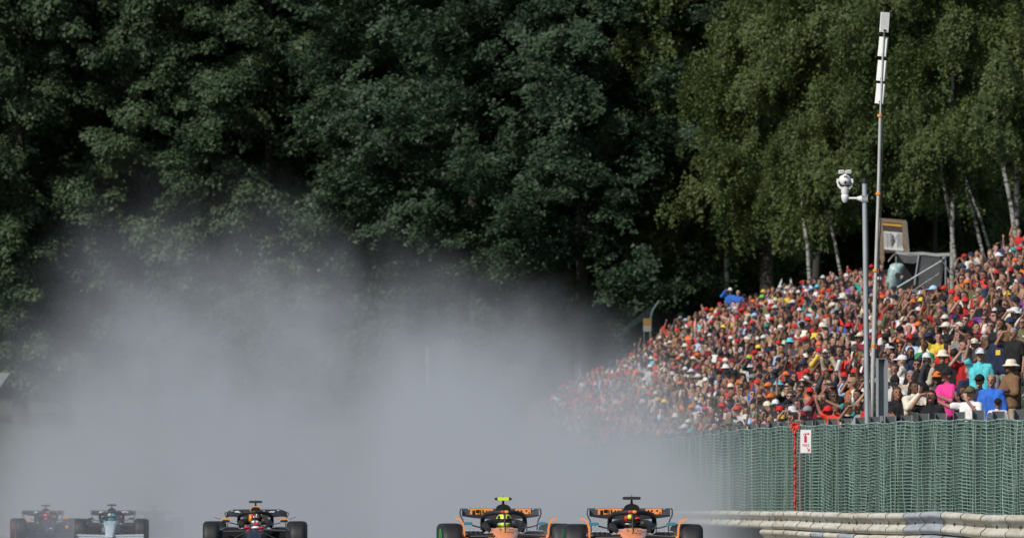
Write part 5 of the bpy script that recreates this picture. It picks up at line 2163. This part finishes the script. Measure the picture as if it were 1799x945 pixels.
    for s in (-1, 1):
        capsule(dr, (s * .10, 1.64, .54), (s * .17, 1.62, .55), .09, .07)
        capsule(dr, (s * .18, 1.60, .55), (s * .22, 1.36, .44), .055, .045)
        capsule(dr, (s * .22, 1.36, .44), (s * .12, 1.10, .53), .045, .035)
        capsule(dr, (s * .09, 1.75, .28), (s * .10, 1.25, .38), .09, .07)
        capsule(dr, (s * .10, 1.25, .38), (s * .08, .80, .30), .065, .05)
        hand(dr, V3(s * .12, 1.10, .53), V3(-s * .2, -.6, .5), V3(-s, 0, -.2), s, 0.011)
    capsule(dr, (0, 1.62, .60), (0, 1.55, .68), .06, .06)
    dr.ell((0, 1.50, .755), (.085, .105, .115), 16, 12)
    dme = remesh(dr, 0.016, 2600, "driver")
    dme.materials.append(helmet.get('suit', M_SUIT))
    dv = link("person", dme)
    dv.location = root.location
    dv.rotation_euler = root.rotation_euler
    tag(dv, dlabel, "person", "drivers of the racing cars")
    hm = MB()
    hm.ell((0, 1.485, .768), (.122, .140, .118), 24, 14)
    hm.ell((0, 1.44, .705), (.10, .115, .07), 20, 10)
    ho_ = hm.build("helmet", helmet['shell'], dv)
    vz = MB()
    rings = []
    for k in range(13):
        a = -1.25 + 2.5 * k / 12
        for_ = []
        for (z, r) in ((.722, 1.0), (.745, 1.03), (.772, 1.03), (.795, .995)):
            for_.append(Vector((.1255 * r * math.sin(a), 1.483 - .1425 * r * math.cos(a), z)))
        for_ += [v + V3(0, .006, 0) for v in reversed(for_)]
        rings.append(for_)
    vz.loft(rings)
    vz.build("visor", M_VISOR, ho_)
    for (m_, cpos, rr_) in helmet.get('patches', []):
        MB().ell(cpos, rr_, 14, 8).build("helmet_patch", m_, ho_)
    return root


def papaya_marks(shift=0.0):
    o = [(-.475, -.115, .862, .950), (.235, .475, .866, .950)]
    k = [(-.440, -.395, .862, .925), (-.385, -.325, .885, .935), (-.345, -.335, .862, .885), (-.318, -.300, .862, .930), (-.283, -.262, .875, .935), (-.255, -.243, .862, .905), (-.228, -.205, .895, .925), (-.182, -.160, .895, .925), (-.140, -.128, .895, .925),
         (.262, .290, .905, .928), (.315, .340, .905, .928), (.345, .362, .874, .888), (.392, .418, .908, .930), (.235, .262, .866, .882), (.44, .455, .870, .90)]
    return [(M_PAPAYA, o), (M_VOID, k)]


def white_dots():
    return [(M_OFFW, [(-.505, -.485, .938, .950), (.50, .52, .938, .950)])]


MCL = dict(body=M_GUNM, nose=M_PAPAYA, airbox=M_CARBON, mirror=M_TEAL, stripe=pm("green_tyre_band", (0.05, 0.42, 0.10), 0.6), winglet=M_PAPAYA, accent=M_PAPAYA, wing=M_GUNM, halo_mark=True, duct=M_PAPAYA)
MCL2 = dict(MCL)
MCL2['tcam'] = M_NEON
MCL2['steer'] = R(4)
MCL['steer'] = R(-1.5)


def nose_detail():
    mb = MB()
    mb.tube([(0.0, .74, .672), (0.0, .70, .676), (0, .30, .606)], .006, 6)
    return mb


def nose_decals():
    """rows of small dark sponsor strokes lying on the nose"""
    mb = MB()
    r_ = random.Random(5)
    for (y, z, half) in ((.86, .6695, .17), (.46, .630, .12), (.22, .594, .10)):
        x = -half
        while x < half:
            w = r_.uniform(.008, .022)
            if r_.random() < 0.5 and abs(x) > .015:
                mb.box((x + w / 2, y, z), (w, .05, .006), mat=Matrix.Rotation(R(8), 3, 'X'))
            x += w + r_.uniform(.006, .016)
    return mb


def sill_decals():
    mb = MB()
    for s_ in (-1, 1):
        for k_ in range(4):
            mb.box((s_ * (.36 + k_ * .07), 1.36 + .01 * k_, .612), (.045, .16, .006))
    return mb


MCL['extra'] = [("pitot_rib", M_CARBON, nose_detail), ("nose_lettering", M_NAVY, nose_decals), ("pod_lettering", M_OFFW, sill_decals)]
MCL2['extra'] = list(MCL['extra'])
racing_car(1113, 165.0, R(0.2), "papaya orange car with all black roof camera, leading on the right", MCL, papaya_marks() + white_dots(),
           dict(shell=M_CARBON, patches=[(M_NEON, (-.030, 1.425, .815), (.045, .085, .055)), (M_REDP, (-.085, 1.43, .80), (.035, .08, .05)), (M_REDP, (.07, 1.42, .80), (.05, .08, .03)), (M_OFFW, (-.05, 1.40, .722), (.06, .06, .014))]),  # dark shell paints in the helmet's shadowed right; yellow and white sit left
           "driver in dark red and yellow helmet in the leading orange car")
racing_car(889, 174.0, R(1.3), "papaya orange car with neon yellow roof camera, second from the right", MCL2, papaya_marks() + white_dots(),
           dict(shell=M_NEON, patches=[(M_CARBON, (-.075, 1.42, .79), (.028, .07, .06)), (M_CARBON, (.06, 1.42, .80), (.03, .08, .05)), (M_OFFW, (0, 1.39, .722), (.10, .06, .014))]),
           "driver in neon yellow helmet in the second orange car")
RBC = dict(body=M_NAVY, nose=M_NAVY, airbox=M_AMBER, mirror=M_NAVY, mirror_tip=M_AMBER, stripe=pm("white_tyre_band", (0.6, 0.6, 0.6), 0.6), wing=M_NAVY, round_wing=True, small_intake=True)


def rb_nose_red():
    mb = MB()
    mb.ell((0.03, .66, .655), (.075, .12, .028), 14, 8)
    mb.ell((-.15, .40, .595), (.06, .08, .035), 12, 6)
    mb.ell((.14, .40, .595), (.04, .06, .03), 12, 6)
    for s in (-1, 1):
        mb.ell((s * .12, .05, .53), (.03, .08, .03), 12, 6)
    return mb


def rb_nose_white():
    mb = MB()
    mb.ell((0.02, .28, .592), (.085, .22, .040), 14, 8)
    mb.ell((-.17, .42, .575), (.03, .05, .02), 12, 6)
    return mb


RBC['extra'] = [("nose_red_emblem", M_REDP, rb_nose_red), ("nose_pale_panel", M_OFFW, rb_nose_white)]
RBM = [(M_OFFW, [(-.44, -.345, .895, .915), (-.42, -.365, .914, .926), (-.352, -.318, .885, .897), (-.235, -.13, .904, .918), (-.22, -.19, .892, .905), (.125, .155, .905, .930), (.155, .19, .895, .912), (.235, .345, .896, .910), (.27, .36, .909, .918), (.40, .45, .93, .94), (-.52, -.46, .92, .928)])]
racing_car(447, 222.0, R(0.6), "dark navy car with amber trimmed airbox and mirrors", RBC, RBM,
           dict(shell=M_OFFW, patches=[(M_AMBER, (-.085, 1.43, .77), (.045, .09, .09)), (M_REDP, (-.055, 1.43, .825), (.05, .08, .05)), (M_CARBON, (.07, 1.42, .79), (.065, .095, .08))]),
           "driver in white orange and red helmet in the navy car")
MEC = dict(body=M_CARBON, nose=M_SILVER, airbox=M_CARBON, mirror=M_CARBON, stripe=pm("pale_tyre_band", (0.5, 0.5, 0.5), 0.6), wing=M_GUNM, pod=M_CARBON)
ME_M = [(M_OFFW, [(-.40, -.345, .885, .925), (-.335, -.29, .885, .93), (-.28, -.235, .885, .92), (-.225, -.175, .89, .935), (-.165, -.125, .885, .93), (.24, .30, .90, .925), (.31, .36, .905, .93), (.37, .42, .895, .92), (.55, .58, .93, .95)])]


def aqua_line():
    mb = MB()
    for s in (-1, 1):
        mb.tube([(s * .20, .96, .672), (s * .16, .55, .640), (s * .11, 0.0, .552)], .018, 6)
    return mb


MEC['extra'] = [("aqua_pinstripe", M_AQUA, aqua_line)]
racing_car(194, 317.0, R(0.8), "silver nosed black car fading into the spray", MEC, ME_M,
           dict(shell=M_AQUA, patches=[(M_OFFW, (-.02, 1.42, .83), (.07, .08, .04))]), "driver in aqua helmet in the silver nosed car")
DKC = dict(body=M_NAVY, nose=M_NAVY, airbox=M_NAVY, mirror=M_AMBER, stripe=M_REDP, wing=M_GUNM, accent=M_AMBER, rim=M_OFFW, halo_mark=True)
DK_M = [(M_OFFW, [(-.25, -.16, .88, .925), (-.14, -.10, .88, .91), (.08, .16, .885, .92), (.18, .26, .89, .93)]), (M_REDP, [(.30, .45, .86, .92)])]


def pale_badge():
    mb = MB()
    mb.tube([(-.10, -.62, .40), (-.05, -.62, .37), (.0, -.62, .41), (.06, -.62, .42), (.04, -.62, .37), (.10, -.62, .39)], .016, 6)
    return mb


DKC['extra'] = [("pale_nose_badge", M_OFFW, pale_badge)]
racing_car(86, 342.0, R(5), "dark car with red striped tyres and amber mirrors at the far left", DKC, DK_M,
           dict(shell=M_REDP), "driver in red helmet in the far left car")
racing_car(270, 392.0, R(1), "hindmost dark car, only a wheel showing through the spray", dict(body=M_CARBON, nose=M_CARBON, airbox=M_CARBON, mirror=M_CARBON, stripe=M_OFFW, wing=M_GUNM), [],
           dict(shell=M_GUNM), "driver in grey helmet in the hindmost car hidden by spray")

# ------------------------------------------------------------------ water spray thrown up behind the cars
mS = bpy.data.materials.new("water_spray")
mS.use_nodes = True
nt = mS.node_tree
N, L = nt.nodes, nt.links
N.clear()
out = N.new("ShaderNodeOutputMaterial")
vol = N.new("ShaderNodeVolumePrincipled")
L.new(vol.outputs[0], out.inputs["Volume"])
geo = N.new("ShaderNodeNewGeometry")
sep = N.new("ShaderNodeSeparateXYZ")
L.new(geo.outputs["Position"], sep.inputs[0])
X, Dn, Zn = sep.outputs


def ma(op, a, b=0.0, c=0.0, clamp=False):
    n = N.new("ShaderNodeMath")
    n.operation = op
    n.use_clamp = clamp
    for i, v in enumerate((a, b, c)):
        if isinstance(v, (int, float)):
            n.inputs[i].default_value = v
        else:
            L.new(v, n.inputs[i])
    return n.outputs[0]


def mrange(v, a, b, c, d, smooth=True):
    n = N.new("ShaderNodeMapRange")
    n.interpolation_type = 'SMOOTHSTEP' if smooth else 'LINEAR'
    for nm, q in (("Value", v), ("From Min", a), ("From Max", b), ("To Min", c), ("To Max", d)):
        if isinstance(q, (int, float)):
            n.inputs[nm].default_value = q
        else:
            L.new(q, n.inputs[nm])
    return n.outputs[0]


def noise(scale, detail, stretch=(1, 1, 1), rough=0.5):
    mp = N.new("ShaderNodeMapping")
    mp.inputs["Scale"].default_value = stretch
    L.new(geo.outputs["Position"], mp.inputs["Vector"])
    n = N.new("ShaderNodeTexNoise")
    n.inputs["Scale"].default_value = scale
    n.inputs["Detail"].default_value = detail
    n.inputs["Roughness"].default_value = rough
    L.new(mp.outputs[0], n.inputs["Vector"])
    return n.outputs["Fac"]


n1 = noise(0.30, 4.0, (1, 0.035, 0.9), 0.62)
n2 = noise(0.55, 4.0, (1, 0.030, 0.55), 0.6)
HX = [(-14.5, 4.4), (-12.6, 5.8), (-11.2, 6.9), (-9.7, 7.4), (-7.5, 7.7), (-5.2, 7.4), (-3.0, 5.7), (-0.7, 4.9), (0.8, 4.5), (2.3, 4.4), (3.8, 4.0), (4.9, 3.5), (5.6, 2.6), (7.0, 2.0)]
cr = N.new("ShaderNodeValToRGB")
els = cr.color_ramp.elements
for i, (xx_, hh_) in enumerate(HX):
    p = (xx_ + 15.0) / 22.5
    e = els[i] if i < 2 else els.new(p)
    e.position = p
    e.color = (hh_ / 10, hh_ / 10, hh_ / 10, 1)
XN = ma('MULTIPLY', X, ma('DIVIDE', 300.0, ma('MAXIMUM', Dn, 300.0)))
L.new(ma('DIVIDE', ma('ADD', XN, 15.0), 22.5, clamp=True), cr.inputs[0])
hprof = ma('MULTIPLY', cr.outputs[0], 10.0)
side = mrange(X, -4.5, -1.2, 0.0, 1.0)
D0 = mrange(side, 0, 1, 226.0, 168.5, False)
rampL = mrange(side, 0, 1, 150.0, 45.0, False)
dd_ = ma('SUBTRACT', Dn, D0)
ramp0 = mrange(ma('DIVIDE', dd_, rampL), 0.0, 1.0, 0.0, 1.0)
ramp = ma('POWER', ramp0, mrange(side, 0, 1, 2.4, 1.0, False))
hgrow = mrange(dd_, 0.0, 95.0, 0.26, 1.0, False)
hh_ = ma('MULTIPLY', ma('MULTIPLY', hprof, hgrow), ma('MULTIPLY_ADD', n1, 0.62, 0.74))
vert = mrange(ma('DIVIDE', Zn, hh_), -0.20, 1.45, 1.0, 0.0)
XR = ma('ADD', ma('MULTIPLY_ADD', ma('SUBTRACT', Dn, 168.0), 0.040, 2.75), ma('MULTIPLY', ma('SUBTRACT', n1, 0.5), 1.6))
er = mrange(ma('SUBTRACT', X, XR), -2.0, 2.0, 1.0, 0.0)
XF = ma('SUBTRACT', X, ma('MULTIPLY_ADD', Dn, -0.0286, 10.65))
ef = mrange(XF, -0.8, 1.6, 1.0, 0.0)
el = mrange(ma('ADD', ma('MULTIPLY_ADD', Dn, 0.0452, X), ma('MULTIPLY', n1, 1.6)), -1.6, 4.8, 0.0, 1.0)
efar = mrange(Dn, 420.0, 468.0, 1.0, 0.0)
rho = mrange(side, 0, 1, 0.036, 0.047, False)
plume = 0.0
for (xc_, dc_, k_) in ((1.66, 169.0, 0.05), (-0.12, 178.0, 0.06), (-5.02, 226.0, 0.045)):
    db = ma('SUBTRACT', Dn, dc_)
    w_ = ma('MULTIPLY_ADD', ma('MAXIMUM', db, 0.0), 0.05, 0.55)
    lat = ma('DIVIDE', ma('ABSOLUTE', ma('SUBTRACT', ma('ABSOLUTE', ma('SUBTRACT', X, xc_)), 0.8)), w_)
    ht = ma('DIVIDE', Zn, ma('MULTIPLY_ADD', ma('MAXIMUM', db, 0.0), 0.09, 0.5))
    on = ma('MULTIPLY', mrange(db, -0.2, 2.5, 0.0, 1.0), mrange(db, 12.0, 40.0, 1.0, 0.0))
    p_ = ma('MULTIPLY', ma('MULTIPLY', mrange(lat, 0.0, 1.3, 1.0, 0.0), mrange(ht, 0.3, 1.3, k_, 0.0)), on)
    plume = ma('ADD', p_, plume)
n3 = noise(2.2, 3.0, (1, 0.25, 0.8), 0.6)
plume = ma('MULTIPLY', plume, mrange(n3, 0.35, 0.70, 0.2, 1.8, False))
dens = ma('MULTIPLY', ma('MULTIPLY', ma('MULTIPLY', rho, ramp), ma('MULTIPLY', vert, er)), ma('MULTIPLY', ma('MULTIPLY', el, ef), ma('MULTIPLY', efar, mrange(n2, 0.30, 0.70, 0.22, 1.85, False))))
dens = ma('ADD', dens, plume)
L.new(dens, vol.inputs["Density"])
vol.inputs["Color"].default_value = (0.665, 0.695, 0.74, 1)
vol.inputs["Anisotropy"].default_value = 0.0
mS.cycles.volume_step_rate = 1.0
spray = MB().box((-6.5, 317.0, 5.9), (30.0, 302.0, 11.6)).build("water_spray", mS, smooth=False)
tag(spray, "grey cloud of water spray thrown up by the cars, billowing in front of the wood", "spray", None, "stuff")
